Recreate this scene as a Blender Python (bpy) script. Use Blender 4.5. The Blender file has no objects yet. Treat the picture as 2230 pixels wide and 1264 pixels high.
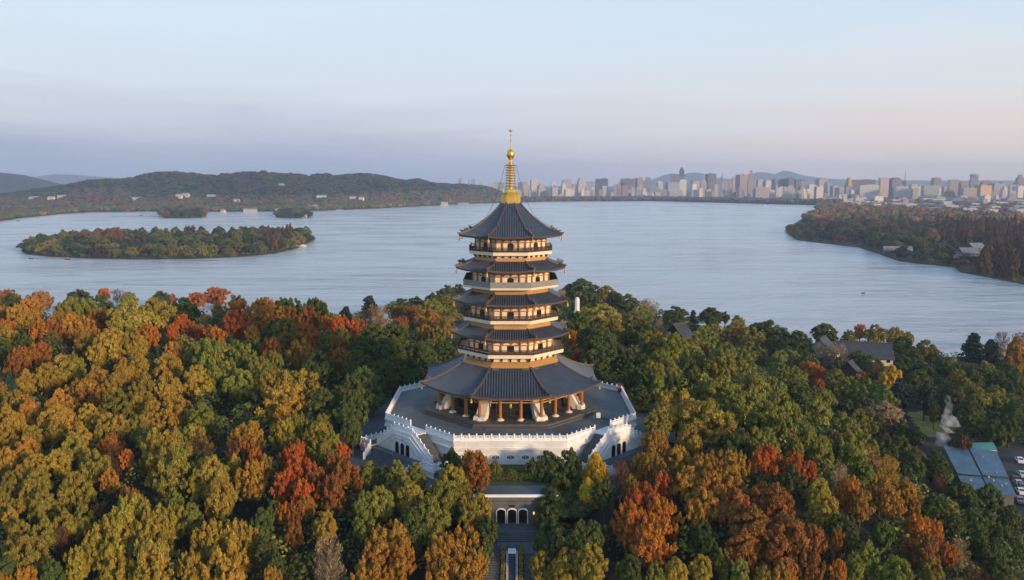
import bpy, math, random
import numpy as np
from mathutils import Vector

C = bpy.context.scene.collection
SC = bpy.context.scene
R = math.radians

# ---------------------------------------------------------------- camera
IMG_W, IMG_H = 2230.0, 1264.0
FPX = 1780.0                      # focal length in photo pixels
CAM_Z = 60.5
PITCH = math.atan((IMG_H / 2 - 395.0) / FPX)
cam_data = bpy.data.cameras.new('camera')
cam_data.sensor_width = 36.0
cam_data.lens = 36.0 * FPX / IMG_W
cam_data.clip_start = 1.0
cam_data.clip_end = 60000.0
cam = bpy.data.objects.new('camera', cam_data)
C.objects.link(cam)
cam.location = (0, 0, CAM_Z)
cam.rotation_euler = (math.pi / 2 - PITCH, 0, 0)
SC.camera = cam

# ---------------------------------------------------------------- light
SUN_DIR = Vector((0.72, -0.66, 0)).normalized()   # horizontal direction towards the sun
SUN_ELEV = R(12.0)
sun_d = bpy.data.lights.new('sun', 'SUN')
sun_d.energy = 4.3
sun_d.angle = R(6.0)
sun_d.color = (1.0, 0.67, 0.37)
sun = bpy.data.objects.new('sun', sun_d)
C.objects.link(sun)
sv = Vector((SUN_DIR.x * math.cos(SUN_ELEV), SUN_DIR.y * math.cos(SUN_ELEV), math.sin(SUN_ELEV)))
sun.rotation_euler = sv.to_track_quat('Z', 'Y').to_euler()

world = bpy.data.worlds.new('World')
SC.world = world
world.use_nodes = True
wt = world.node_tree
wt.nodes.clear()
def wn(t, **k):
    n = wt.nodes.new(t)
    for a, b in k.items():
        setattr(n, a, b)
    return n
def srgb(r, g, b):
    def f(c):
        c /= 255.0
        return c / 12.92 if c <= 0.04045 else ((c + 0.055) / 1.055) ** 2.4
    return (f(r), f(g), f(b), 1.0)
def ramp_set(node, stops):
    e = node.color_ramp.elements
    while len(e) > len(stops):
        e.remove(e[-1])
    while len(e) < len(stops):
        e.new(0.5)
    for i, (p, c) in enumerate(stops):
        e[i].position = p
        e[i].color = c
tc = wn('ShaderNodeTexCoord')
sep = wn('ShaderNodeSeparateXYZ')
wt.links.new(tc.outputs['Generated'], sep.inputs[0])
# cloud streaks: stretched noise bends the elevation a little
cmap = wn('ShaderNodeMapping')
cmap.inputs['Scale'].default_value = (1.6, 1.6, 16.0)
wt.links.new(tc.outputs['Generated'], cmap.inputs['Vector'])
cn = wn('ShaderNodeTexNoise')
cn.inputs['Scale'].default_value = 2.6
cn.inputs['Detail'].default_value = 6.0
cn.inputs['Roughness'].default_value = 0.55
cn.inputs['Distortion'].default_value = 0.4
wt.links.new(cmap.outputs[0], cn.inputs['Vector'])
cm = wn('ShaderNodeMath', operation='SUBTRACT')
wt.links.new(cn.outputs['Fac'], cm.inputs[0]); cm.inputs[1].default_value = 0.5
cm2 = wn('ShaderNodeMath', operation='MULTIPLY')
wt.links.new(cm.outputs[0], cm2.inputs[0]); cm2.inputs[1].default_value = 0.10
el = wn('ShaderNodeMath', operation='ADD')
wt.links.new(sep.outputs['Z'], el.inputs[0]); wt.links.new(cm2.outputs[0], el.inputs[1])
rl = wn('ShaderNodeValToRGB'); rr = wn('ShaderNodeValToRGB')
# sin(elevation): 0.035=2deg 0.07=4deg 0.14=8deg 0.21=12deg
ramp_set(rl, [(0.0, srgb(146, 158, 186)), (0.03, srgb(167, 175, 198)), (0.07, srgb(189, 196, 212)),
              (0.115, srgb(203, 212, 224)), (0.215, srgb(203, 219, 234)), (0.5, srgb(165, 195, 226)), (1.0, srgb(120, 160, 210))])
ramp_set(rr, [(0.0, srgb(228, 200, 184)), (0.03, srgb(230, 210, 200)), (0.075, srgb(222, 214, 214)),
              (0.135, srgb(210, 218, 228)), (0.215, srgb(196, 216, 234)), (0.5, srgb(165, 195, 226)), (1.0, srgb(120, 160, 210))])
wt.links.new(el.outputs[0], rl.inputs[0]); wt.links.new(el.outputs[0], rr.inputs[0])
az = wn('ShaderNodeMapRange'); az.interpolation_type = 'SMOOTHSTEP'
az.inputs['From Min'].default_value = -0.30; az.inputs['From Max'].default_value = 0.62
wt.links.new(sep.outputs['X'], az.inputs['Value'])
mx = wn('ShaderNodeMix', data_type='RGBA')
wt.links.new(az.outputs[0], mx.inputs['Factor'])
wt.links.new(rl.outputs[0], mx.inputs['A']); wt.links.new(rr.outputs[0], mx.inputs['B'])
sky = wn('ShaderNodeTexSky')
sky.sky_type = 'NISHITA'
sky.sun_disc = False
sky.sun_elevation = SUN_ELEV
sky.sun_rotation = math.atan2(SUN_DIR.x, SUN_DIR.y)
sky.air_density = 1.2
sky.dust_density = 2.0
bg1 = wn('ShaderNodeBackground'); bg1.inputs['Strength'].default_value = 0.97
bg2 = wn('ShaderNodeBackground'); bg2.inputs['Strength'].default_value = 0.02
wt.links.new(mx.outputs['Result'], bg1.inputs['Color'])
wt.links.new(sky.outputs[0], bg2.inputs['Color'])
ads = wn('ShaderNodeAddShader')
wt.links.new(bg1.outputs[0], ads.inputs[0]); wt.links.new(bg2.outputs[0], ads.inputs[1])
wo = wn('ShaderNodeOutputWorld')
wt.links.new(ads.outputs[0], wo.inputs['Surface'])

SC.view_settings.view_transform = 'Standard'
SC.view_settings.look = 'None'
SC.view_settings.exposure = 0.14
SC.view_settings.gamma = 1.0
SC.render.engine = 'CYCLES'
SC.cycles.use_denoising = True
SC.cycles.max_bounces = 6
SC.cycles.diffuse_bounces = 2
SC.cycles.glossy_bounces = 2
SC.cycles.transmission_bounces = 2
SC.cycles.volume_bounces = 3
SC.cycles.transparent_max_bounces = 8

# ---------------------------------------------------------------- picture geometry
_cp, _sp = math.cos(PITCH), math.sin(PITCH)
def ray(px, py):
    xr = (px - IMG_W / 2) / FPX
    yr = (IMG_H / 2 - py) / FPX
    return (xr, _cp + yr * _sp, -_sp + yr * _cp)
def at_y(px, py, Y):
    x, y, z = ray(px, py)
    k = Y / y
    return (x * k, Y, CAM_Z + z * k)
def at_z(px, py, Z):
    x, y, z = ray(px, py)
    k = (Z - CAM_Z) / z
    return (x * k, y * k, Z)
def project(p):
    X, Y, Z = p[0], p[1], p[2] - CAM_Z
    w = Y * _cp - Z * _sp
    v = Y * _sp + Z * _cp
    return (IMG_W / 2 + FPX * X / w, IMG_H / 2 - FPX * v / w)

# ---------------------------------------------------------------- mesh helpers
class MB:
    def __init__(self):
        self.v = []; self.f = []
    def add(self, vs, fs):
        o = len(self.v)
        self.v.extend([tuple(p) for p in vs])
        self.f.extend([tuple(i + o for i in f) for f in fs])
    def hexa(self, b, t):
        """b, t: four points each, same winding (counter clockwise seen from above)"""
        self.add(list(b) + list(t), [(3, 2, 1, 0), (4, 5, 6, 7), (0, 1, 5, 4), (1, 2, 6, 5), (2, 3, 7, 6), (3, 0, 4, 7)])
    def box(self, x0, x1, y0, y1, z0, z1):
        self.hexa([(x0, y0, z0), (x1, y0, z0), (x1, y1, z0), (x0, y1, z0)], [(x0, y0, z1), (x1, y0, z1), (x1, y1, z1), (x0, y1, z1)])
    def beam(self, p0, p1, w, h, lift=0.0):
        """bar from p0 to p1: width w across, height h upwards from the points"""
        p0 = Vector(p0); p1 = Vector(p1)
        d = (p1 - p0); d.z = 0
        if d.length < 1e-6:
            d = Vector((1, 0, 0))
        d.normalize()
        s = Vector((-d.y, d.x, 0)) * (w / 2)
        u0 = Vector((0, 0, lift)); u1 = Vector((0, 0, lift + h))
        self.hexa([p0 - s + u0, p1 - s + u0, p1 + s + u0, p0 + s + u0], [p0 - s + u1, p1 - s + u1, p1 + s + u1, p0 + s + u1])
    def tube(self, pts, rad, n=8, cap=True):
        pts = [Vector(p) for p in pts]
        if not hasattr(rad, '__len__'):
            rad = [rad] * len(pts)
        o = len(self.v)
        for i, p in enumerate(pts):
            a = pts[max(i - 1, 0)]; b = pts[min(i + 1, len(pts) - 1)]
            d = (b - a).normalized()
            ref = Vector((0, 0, 1)) if abs(d.z) < 0.9 else Vector((1, 0, 0))
            u = d.cross(ref).normalized(); w = d.cross(u)
            for k in range(n):
                t = 2 * math.pi * k / n
                self.v.append(tuple(p + (u * math.cos(t) + w * math.sin(t)) * rad[i]))
        for i in range(len(pts) - 1):
            for k in range(n):
                a = o + i * n + k; b = o + i * n + (k + 1) % n
                self.f.append((a, b, b + n, a + n))
        if cap:
            self.f.append(tuple(o + k for k in reversed(range(n))))
            self.f.append(tuple(o + (len(pts) - 1) * n + k for k in range(n)))
    def lathe(self, prof, n=16, c=(0, 0, 0), a0=0.0, cap=True):
        o = len(self.v)
        for r, z in prof:
            for k in range(n):
                t = a0 + 2 * math.pi * k / n
                self.v.append((c[0] + r * math.cos(t), c[1] + r * math.sin(t), c[2] + z))
        for i in range(len(prof) - 1):
            for k in range(n):
                a = o + i * n + k; b = o + i * n + (k + 1) % n
                self.f.append((a, b, b + n, a + n))
        if cap:
            self.f.append(tuple(o + k for k in reversed(range(n))))
            self.f.append(tuple(o + (len(prof) - 1) * n + k for k in range(n)))
    def prism(self, poly, z0, z1):
        n = len(poly)
        self.add([(x, y, z0) for x, y in poly] + [(x, y, z1) for x, y in poly],
                 [tuple(reversed(range(n))), tuple(range(n, 2 * n))] + [(i, (i + 1) % n, n + (i + 1) % n, n + i) for i in range(n)])
    def blob(self, c, r, rng, nu=7, nv=5, rough=0.18):
        o = len(self.v)
        rx, ry, rz = r
        self.v.append((c[0], c[1], c[2] + rz))
        for j in range(1, nv):
            ph = math.pi * j / nv
            for k in range(nu):
                t = 2 * math.pi * (k + 0.5 * (j % 2)) / nu
                q = 1 + rng.uniform(-rough, rough)
                self.v.append((c[0] + rx * q * math.sin(ph) * math.cos(t), c[1] + ry * q * math.sin(ph) * math.sin(t), c[2] + rz * q * math.cos(ph)))
        self.v.append((c[0], c[1], c[2] - rz))
        last = len(self.v) - 1
        for k in range(nu):
            self.f.append((o, o + 1 + k, o + 1 + (k + 1) % nu))
        for j in range(nv - 2):
            for k in range(nu):
                a = o + 1 + j * nu + k; b = o + 1 + j * nu + (k + 1) % nu
                self.f.append((a, a + nu, b + nu, b))
        for k in range(nu):
            self.f.append((last, o + 1 + (nv - 2) * nu + (k + 1) % nu, o + 1 + (nv - 2) * nu + k))

ROOTLOC = {}
def rootloc(p):
    while p is not None and p.parent is not None:
        p = p.parent
    return ROOTLOC.get(p.name, Vector((0, 0, 0))) if p is not None else Vector((0, 0, 0))
def mesh_of(name, mb, m=None, off=(0, 0, 0), smooth=False):
    me = bpy.data.meshes.new(name)
    ox, oy, oz = off
    me.from_pydata([(x - ox, y - oy, z - oz) for x, y, z in mb.v], [], mb.f)
    me.update()
    if smooth:
        me.shade_smooth()
    if m is not None:
        me.materials.append(m)
    return me
def obj(name, mb, m, parent=None, smooth=False, label=None):
    off = rootloc(parent)
    o = bpy.data.objects.new(name, mesh_of(name, mb, m, off, smooth))
    C.objects.link(o)
    if parent is not None:
        o.parent = parent
    if label:
        o['label'] = label
    return o
def thing(name, label, cat, loc, group=None):
    o = bpy.data.objects.new(name, None)
    o.empty_display_size = 0.5
    C.objects.link(o)
    o.location = loc
    ROOTLOC[o.name] = Vector(loc)
    o['label'] = label; o['category'] = cat
    if group:
        o['group'] = group
    return o
def tag(o, label, cat, group=None):
    o['label'] = label; o['category'] = cat
    if group:
        o['group'] = group
    return o
def struct(name, mb, m, smooth=False, kind='structure', label=None):
    o = obj(name, mb, m, None, smooth)
    o['kind'] = kind
    if label:
        o['label'] = label
    return o
def solo(name, mb, m, loc, label, cat, group=None, smooth=False):
    """a thing that is one mesh, with its origin at loc"""
    o = bpy.data.objects.new(name, mesh_of(name, mb, m, loc, smooth))
    C.objects.link(o)
    o.location = loc
    return tag(o, label, cat, group)

# ---------------------------------------------------------------- materials
def mat(name, col, rough=0.7, vary=0.15, scale=0.5, bump=0.0, bscale=3.0, metal=0.0, spec=0.4, stretch=None, brick=None):
    m = bpy.data.materials.new(name)
    m.use_nodes = True
    nt = m.node_tree
    b = nt.nodes['Principled BSDF']
    b.inputs['Roughness'].default_value = rough
    b.inputs['Metallic'].default_value = metal
    b.inputs['Specular IOR Level'].default_value = spec
    t = nt.nodes.new('ShaderNodeTexCoord')
    mp = nt.nodes.new('ShaderNodeMapping')
    nt.links.new(t.outputs['Object'], mp.inputs['Vector'])
    if stretch:
        mp.inputs['Scale'].default_value = stretch
    n = nt.nodes.new('ShaderNodeTexNoise')
    n.inputs['Scale'].default_value = scale
    n.inputs['Detail'].default_value = 6.0
    n.inputs['Roughness'].default_value = 0.6
    nt.links.new(mp.outputs[0], n.inputs['Vector'])
    mr = nt.nodes.new('ShaderNodeMapRange')
    mr.inputs['From Min'].default_value = 0.3; mr.inputs['From Max'].default_value = 0.7
    mr.inputs['To Min'].default_value = 1 - vary; mr.inputs['To Max'].default_value = 1 + vary
    nt.links.new(n.outputs['Fac'], mr.inputs['Value'])
    mu = nt.nodes.new('ShaderNodeVectorMath'); mu.operation = 'SCALE'
    mu.inputs[0].default_value = col[:3]
    nt.links.new(mr.outputs[0], mu.inputs['Scale'])
    out = mu.outputs[0]
    if brick:   # (size x, size y, darkening of joints)
        bt = nt.nodes.new('ShaderNodeTexBrick')
        bt.inputs['Scale'].default_value = 1.0
        bt.inputs['Brick Width'].default_value = brick[0]
        bt.inputs['Row Height'].default_value = brick[1]
        bt.inputs['Mortar Size'].default_value = brick[3] if len(brick) > 3 else 0.02
        bt.inputs['Color1'].default_value = (1, 1, 1, 1)
        bt.inputs['Color2'].default_value = (0.86, 0.86, 0.86, 1)
        bt.inputs['Mortar'].default_value = (brick[2],) * 3 + (1,)
        if len(brick) > 4:    # upright courses
            sx = nt.nodes.new('ShaderNodeSeparateXYZ'); nt.links.new(t.outputs['Object'], sx.inputs[0])
            ad = nt.nodes.new('ShaderNodeMath'); nt.links.new(sx.outputs[0], ad.inputs[0]); nt.links.new(sx.outputs[1], ad.inputs[1])
            cx = nt.nodes.new('ShaderNodeCombineXYZ'); nt.links.new(ad.outputs[0], cx.inputs[0]); nt.links.new(sx.outputs[2], cx.inputs[1])
            nt.links.new(cx.outputs[0], bt.inputs['Vector'])
        else:
            nt.links.new(t.outputs['Object'], bt.inputs['Vector'])
        m2 = nt.nodes.new('ShaderNodeVectorMath'); m2.operation = 'MULTIPLY'
        nt.links.new(out, m2.inputs[0]); nt.links.new(bt.outputs['Color'], m2.inputs[1])
        out = m2.outputs[0]
    nt.links.new(out, b.inputs['Base Color'])
    if bump:
        n2 = nt.nodes.new('ShaderNodeTexNoise')
        n2.inputs['Scale'].default_value = bscale
        n2.inputs['Detail'].default_value = 4.0
        nt.links.new(mp.outputs[0], n2.inputs['Vector'])
        bp = nt.nodes.new('ShaderNodeBump')
        bp.inputs['Strength'].default_value = bump
        bp.inputs['Distance'].default_value = 0.1
        nt.links.new(n2.outputs['Fac'], bp.inputs['Height'])
        nt.links.new(bp.outputs[0], b.inputs['Normal'])
    return m

M = {}
M['marble'] = mat('marble', (0.76, 0.77, 0.79), 0.6, 0.10, 0.25, 0.2, 2.0)
M['marble_wall'] = mat('marble_wall', (0.72, 0.73, 0.75), 0.65, 0.16, 0.35, 0.2, 2.0, stretch=(1, 1, 2.5), brick=(2.4, 1.1, 0.8, 0.02, 1))
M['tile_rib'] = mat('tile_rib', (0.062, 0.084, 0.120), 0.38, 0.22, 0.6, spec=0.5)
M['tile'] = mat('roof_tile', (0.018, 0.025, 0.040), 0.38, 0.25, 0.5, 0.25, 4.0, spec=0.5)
M['tile_ridge'] = mat('ridge_tile', (0.085, 0.07, 0.062), 0.5, 0.25, 0.8)
M['wood'] = mat('brown_wood', (0.29, 0.125, 0.04), 0.5, 0.2, 1.0)
M['wood_dark'] = mat('dark_wood', (0.05, 0.033, 0.024), 0.5, 0.2, 1.0)
M['gilt_board'] = mat('ochre_board', (0.42, 0.235, 0.08), 0.45, 0.12, 0.6)
M['plaster'] = mat('cream_plaster', (0.73, 0.63, 0.49), 0.7, 0.06, 0.6)
M['cream_stone'] = mat('cream_stone', (0.66, 0.61, 0.53), 0.7, 0.08, 0.6)
M['gold'] = mat('gold_leaf', (0.78, 0.50, 0.12), 0.33, 0.08, 1.0, metal=0.85, spec=0.5)
M['chain'] = mat('dark_chain', (0.06, 0.055, 0.05), 0.5)
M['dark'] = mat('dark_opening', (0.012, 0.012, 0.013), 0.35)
M['glass'] = mat('dark_glass', (0.02, 0.022, 0.026), 0.15, spec=0.6)
M['netting'] = mat('grey_netting', (0.21, 0.22, 0.22), 0.8, 0.15, 1.5)
M['teal'] = mat('teal_cover', (0.03, 0.14, 0.13), 0.6)
M['deck'] = mat('deck_paving', (0.098, 0.115, 0.122), 0.75, 0.22, 0.16, 0.15, 2.0, brick=(1.6, 0.8, 0.72))
M['podium'] = mat('podium_paving', (0.085, 0.078, 0.072), 0.6, 0.15, 0.3, brick=(1.2, 1.2, 0.75))
M['paving'] = mat('grey_paving', (0.085, 0.100, 0.112), 0.8, 0.2, 0.2, 0.15, 2.0, brick=(2.0, 1.0, 0.75))
M['step'] = mat('stone_step', (0.075, 0.083, 0.092), 0.8, 0.15, 0.5)
M['greystone'] = mat('grey_stone', (0.115, 0.12, 0.128), 0.8, 0.2, 0.4, 0.2, 2.0, brick=(1.4, 0.6, 0.7, 0.02, 1))  # base colour darkened to stand in for tree shade on the entrance front
M['soil'] = mat('leaf_litter', (0.032, 0.026, 0.016), 0.95, 0.4, 0.12, 0.5, 1.0)
M['lawn'] = mat('lawn_grass', (0.19, 0.17, 0.045), 0.95, 0.25, 0.3, 0.4, 4.0)
M['hedge'] = mat('hedge_leaf', (0.045, 0.07, 0.018), 0.9, 0.4, 2.0, 0.8, 5.0)
M['asphalt'] = mat('asphalt', (0.045, 0.047, 0.052), 0.85, 0.15, 0.3)
M['bark'] = mat('bark', (0.07, 0.055, 0.04), 0.9, 0.3, 3.0)
M['white_metal'] = mat('white_metal', (0.75, 0.76, 0.78), 0.4, 0.05)
M['steel_blue'] = mat('barrier_blue', (0.03, 0.09, 0.15), 0.5)

# foliage: the object's own colour, varied leaf by leaf and clump by clump
def leaf_material(name, use_attr=False):
    m = bpy.data.materials.new(name)
    m.use_nodes = True
    nt = m.node_tree
    b = nt.nodes['Principled BSDF']
    b.inputs['Roughness'].default_value = 0.62
    b.inputs['Specular IOR Level'].default_value = 0.25
    tint = nt.nodes.new('ShaderNodeAttribute'); tint.attribute_name = 'tint'
    hs = nt.nodes.new('ShaderNodeHueSaturation')
    sepc = nt.nodes.new('ShaderNodeSeparateColor')
    nt.links.new(tint.outputs['Color'], sepc.inputs[0])
    if use_attr:
        src = nt.nodes.new('ShaderNodeAttribute'); src.attribute_name = 'crown'
        nt.links.new(src.outputs['Color'], hs.inputs['Color'])
    else:
        src = nt.nodes.new('ShaderNodeObjectInfo')
        nt.links.new(src.outputs['Color'], hs.inputs['Color'])
    mh = nt.nodes.new('ShaderNodeMapRange')
    mh.inputs['To Min'].default_value = 0.487; mh.inputs['To Max'].default_value = 0.522
    nt.links.new(sepc.outputs[1], mh.inputs['Value'])
    nt.links.new(mh.outputs[0], hs.inputs['Hue'])
    mv = nt.nodes.new('ShaderNodeMapRange')
    mv.inputs['To Min'].default_value = 0.5; mv.inputs['To Max'].default_value = 1.6
    nt.links.new(sepc.outputs[0], mv.inputs['Value'])
    nt.links.new(mv.outputs[0], hs.inputs['Value'])
    nt.links.new(hs.outputs[0], b.inputs['Base Color'])
    tr = nt.nodes.new('ShaderNodeBsdfTranslucent')
    nt.links.new(hs.outputs[0], tr.inputs['Color'])
    ms = nt.nodes.new('ShaderNodeMixShader'); ms.inputs[0].default_value = 0.10
    nt.links.new(b.outputs[0], ms.inputs[1]); nt.links.new(tr.outputs[0], ms.inputs[2])
    nt.links.new(ms.outputs[0], nt.nodes['Material Output'].inputs['Surface'])
    return m
M['leaf'] = leaf_material('foliage')
M['leaf_attr'] = leaf_material('far_foliage', True)

# ================================================================ THE SETTING
DC, CX = 182.6, -0.3              # pagoda axis
ZD = 9.8                          # terrace deck
ZPL = 5.3                         # paving at the foot of the terrace
LAKE = -25.0
T8 = math.tan(math.pi / 8)
def sm(x):
    x = min(1.0, max(0.0, x))
    return x * x * (3 - 2 * x)
SHORE = [(-400, 340), (-90, 345), (-75, 480), (-45, 560), (0, 610), (50, 600), (100, 490), (150, 428), (200, 397), (270, 378), (420, 350)]
def yshore(X):
    for (a, b), (c, d) in zip(SHORE, SHORE[1:]):
        if a <= X <= c:
            return b + (d - b) * (X - a) / (c - a)
    return 340
def _hash(i, j):
    n = (i * 374761393 + j * 668265263) & 0xffffffff
    n = ((n ^ (n >> 13)) * 1274126177) & 0xffffffff
    return ((n ^ (n >> 16)) & 0xffff) / 65535.0
def vnoise(x, y):
    i, j = math.floor(x), math.floor(y)
    u, v = sm(x - i), sm(y - j)
    return (_hash(i, j) * (1 - u) + _hash(i + 1, j) * u) * (1 - v) + (_hash(i, j + 1) * (1 - u) + _hash(i + 1, j + 1) * u) * v
ENT_Y = 139.5                     # front of the entrance hall
def ground(X, Y):
    z = 3.0
    z += 6.5 * sm((Y - 165) / 80) * sm((-X - 25) / 60)
    z -= 27.0 * sm((X - 48) / 74)
    z -= 17.0 * sm((150 - Y) / 62)
    back = 285 if X < -60 else (285 - 15 * sm((X + 60) / 60))
    z += (-22.5 - z) * sm((Y - back) / 62) if z > -22.5 else 0
    z = max(z, -24.0 + 0.4 * vnoise(X * 0.05, Y * 0.05))
    ys = yshore(X)
    z += (-27.2 - z) * sm((Y - ys + 8) / 16)
    z += 0.8 * (vnoise(X * 0.07 + 9, Y * 0.07) - 0.5)
    # paved court round the terrace
    r = math.hypot(X - CX, Y - DC)
    if Y > DC - 27 or abs(X) > 14:
        low = 0.0
        if Y < DC and r > 30:
            an = (math.degrees(math.atan2(Y - DC, X - CX)) + 360) % 360
            if abs(an - 225) < 25 or abs(an - 315) < 25: low = 1.65 * sm((r * math.cos(R(min(abs(an - 225), abs(an - 315)))) - 29) / 3)
        z += (ZPL - 0.35 - low - z) * (1 - sm((r - 38) / 9)) if r < 48 else 0
    # planted bank in front of the terrace and the cutting for the entrance stair
    if Y < DC - 24 and abs(X - CX) < 16:
        k = 1 - sm((abs(X - CX) - (7.2 if Y < 139.8 else 10.5)) / 3.5)
        t = (4.55 if Y > 152.0 else (-2.2 if Y > 132 else -2.2 - (132 - Y) * 0.60))
        z += (t - z) * k
    return z

g = MB()
xs = [-330 + 2.5 * i for i in range(265)]
ysg = [40 + 2.5 * j for j in range(240)]
nx = len(xs)
g.v = [(x, y, ground(x, y)) for y in ysg for x in xs]
g.f = [(j * nx + i, j * nx + i + 1, (j + 1) * nx + i + 1, (j + 1) * nx + i) for j in range(len(ysg) - 1) for i in range(nx - 1)]
struct('ground', g, M['soil'], smooth=True)

# lake
wm = bpy.data.materials.new('lake_water'); wm.use_nodes = True
nt = wm.node_tree; b = nt.nodes['Principled BSDF']
b.inputs['Base Color'].default_value = (0.47, 0.515, 0.545, 1)
b.inputs['IOR'].default_value = 1.5
b.inputs['Specular IOR Level'].default_value = 0.5
t = nt.nodes.new('ShaderNodeTexCoord')
def wnoise(scale, st, detail, rough=0.6):
    mp = nt.nodes.new('ShaderNodeMapping'); mp.inputs['Scale'].default_value = st
    nt.links.new(t.outputs['Object'], mp.inputs['Vector'])
    n = nt.nodes.new('ShaderNodeTexNoise'); n.inputs['Scale'].default_value = scale; n.inputs['Detail'].default_value = detail
    n.inputs['Roughness'].default_value = rough; n.inputs['Distortion'].default_value = 0.3
    nt.links.new(mp.outputs[0], n.inputs['Vector'])
    return n
n1 = wnoise(0.17, (0.8, 2.0, 1), 8.0, 0.68)
n2 = wnoise(0.006, (1.0, 2.6, 1), 4.0)
bp = nt.nodes.new('ShaderNodeBump'); bp.inputs['Strength'].default_value = 0.8; bp.inputs['Distance'].default_value = 1.2
n3 = wnoise(0.032, (0.6, 1.4, 1), 5.0, 0.6)
ma = nt.nodes.new('ShaderNodeMath'); ma.operation = 'MULTIPLY_ADD'; ma.inputs[1].default_value = 5.0
nt.links.new(n3.outputs['Fac'], ma.inputs[0]); nt.links.new(n1.outputs['Fac'], ma.inputs[2])
nt.links.new(ma.outputs[0], bp.inputs['Height']); nt.links.new(bp.outputs[0], b.inputs['Normal'])
mr = nt.nodes.new('ShaderNodeMapRange')
mr.inputs['From Min'].default_value = 0.35; mr.inputs['From Max'].default_value = 0.65
mr.inputs['To Min'].default_value = 0.10; mr.inputs['To Max'].default_value = 0.24
nt.links.new(n2.outputs['Fac'], mr.inputs['Value']); nt.links.new(mr.outputs[0], b.inputs['Roughness'])
lk = MB()
lk.add([(-9000, -200, LAKE), (9000, -200, LAKE), (9000, 14200, LAKE), (-9000, 14200, LAKE)], [(0, 1, 2, 3)])
struct('water', lk, wm)

# land beyond the lake and the wooded point on the right
M['shore'] = mat('shore_soil', (0.055, 0.05, 0.032), 0.95, 0.3, 0.02)
SHORE_PX = [(-60, 492), (0, 481), (60, 473), (130, 466), (200, 462), (330, 460.5), (480, 461), (600, 460.5), (700, 459), (800, 455), (900, 450),
            (960, 447), (1000, 444.5), (1100, 441.5), (1200, 439), (1420, 438), (1550, 441), (1700, 445), (1792, 447)]
PEN_PX = [(1790, 456), (1745, 478), (1713, 497), (1716, 508), (1735, 522), (1800, 530), (1870, 538), (1925, 556), (1960, 568), (2020, 575), (2080, 581), (2092, 592), (2150, 602), (2240, 620), (2400, 655)]
def land(name, pts, h, m):
    import bmesh
    bm = bmesh.new()
    vs = [bm.verts.new((x, y, LAKE + h)) for x, y in pts]
    f = bm.faces.new(vs)
    ex = bmesh.ops.extrude_face_region(bm, geom=[f])
    for e in ex['geom']:
        if isinstance(e, bmesh.types.BMVert):
            e.co.z = LAKE - 1.5
    bmesh.ops.recalc_face_normals(bm, faces=bm.faces)
    bmesh.ops.triangulate(bm, faces=bm.faces[:])
    me = bpy.data.meshes.new(name); bm.to_mesh(me); bm.free()
    me.materials.append(m)
    o = bpy.data.objects.new(name, me); C.objects.link(o); o['kind'] = 'structure'
    return o
far_pts = [at_z(x, y, LAKE + 0.8)[:2] for x, y in SHORE_PX] + [at_z(x, y, LAKE + 0.8)[:2] for x, y in PEN_PX]
FAR_POLY = far_pts + [(2500, 560), (8800, 3000), (8800, 14000), (-8800, 14000), (-8800, 1700)]
land('land', FAR_POLY, 0.8, M['shore'])
def inside(p, poly):
    x, y = p; r = False
    for i in range(len(poly)):
        x1, y1 = poly[i]; x2, y2 = poly[i - 1]
        if (y1 > y) != (y2 > y) and x < (x2 - x1) * (y - y1) / (y2 - y1) + x1:
            r = not r
    return r

# hills behind the left shore, and far mountains behind the city
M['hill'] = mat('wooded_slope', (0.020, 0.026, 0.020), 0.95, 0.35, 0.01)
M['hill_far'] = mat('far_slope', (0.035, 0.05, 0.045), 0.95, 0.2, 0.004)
RIDGE = [(-160, 425), (-60, 421), (30, 417), (85, 409), (132, 403), (201, 390), (240, 389), (273, 387), (314, 378.5), (340, 373), (367, 371), (400, 373), (440, 377), (483, 381.5), (510, 376),
         (534, 372), (580, 373.5), (628, 375), (669, 379), (695, 376), (713, 375), (735, 379.5), (760, 377), (788, 376), (835, 381.5), (882, 391.5), (908, 388), (951, 396.5), (1008, 399), (1055, 404), (1085, 413), (1100, 424), (1120, 440), (1160, 446)]
RP, RQ = [p[0] for p in RIDGE], [p[1] for p in RIDGE]
SP, SQ = [p[0] for p in SHORE_PX], [at_z(p[0], p[1], LAKE + 0.8)[1] for p in SHORE_PX]
def hill_z(X, Y):
    """slope whose crest follows the ridge line, set back from the shore"""
    u = X / Y
    px = IMG_W / 2 + FPX * u / _cp
    Yr = float(np.interp(px, [-200, 700, 900, 1000, 1100, 1200], [2950, 2950, 3150, 3450, 3750, 3850]))
    sh = float(np.interp(px, SP, SQ))
    if Y < sh + 8: return LAKE - 2
    z = at_y(px, float(np.interp(px, RP, RQ)), Yr)[2] - LAKE - 9
    q = (Y - Yr) / (430.0 if Y < Yr else 520.0)
    v = max(0, z) * math.exp(-q * q * 1.3)
    v *= 1 + 0.55 * (vnoise(u * 46, Y * 0.0035) - 0.5) * min(1, abs(q) * 1.6) + 0.2 * (vnoise(u * 120, Y * 0.01) - 0.5) * min(1, abs(q) * 2)
    return LAKE + 0.5 + max(-2, v - 3) * sm((Y - sh) / 120)
h = MB()
hus = [-0.76 + 0.006 * i for i in range(132)]
hys = [1900 + 28 * j for j in range(84)]
h.v = [(u * y, y, hill_z(u * y, y)) for y in hys for u in hus]
n = len(hus)
h.f = [(j * n + i, j * n + i + 1, (j + 1) * n + i + 1, (j + 1) * n + i) for j in range(len(hys) - 1) for i in range(n - 1)]
struct('hills', h, M['hill'], smooth=True)
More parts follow.
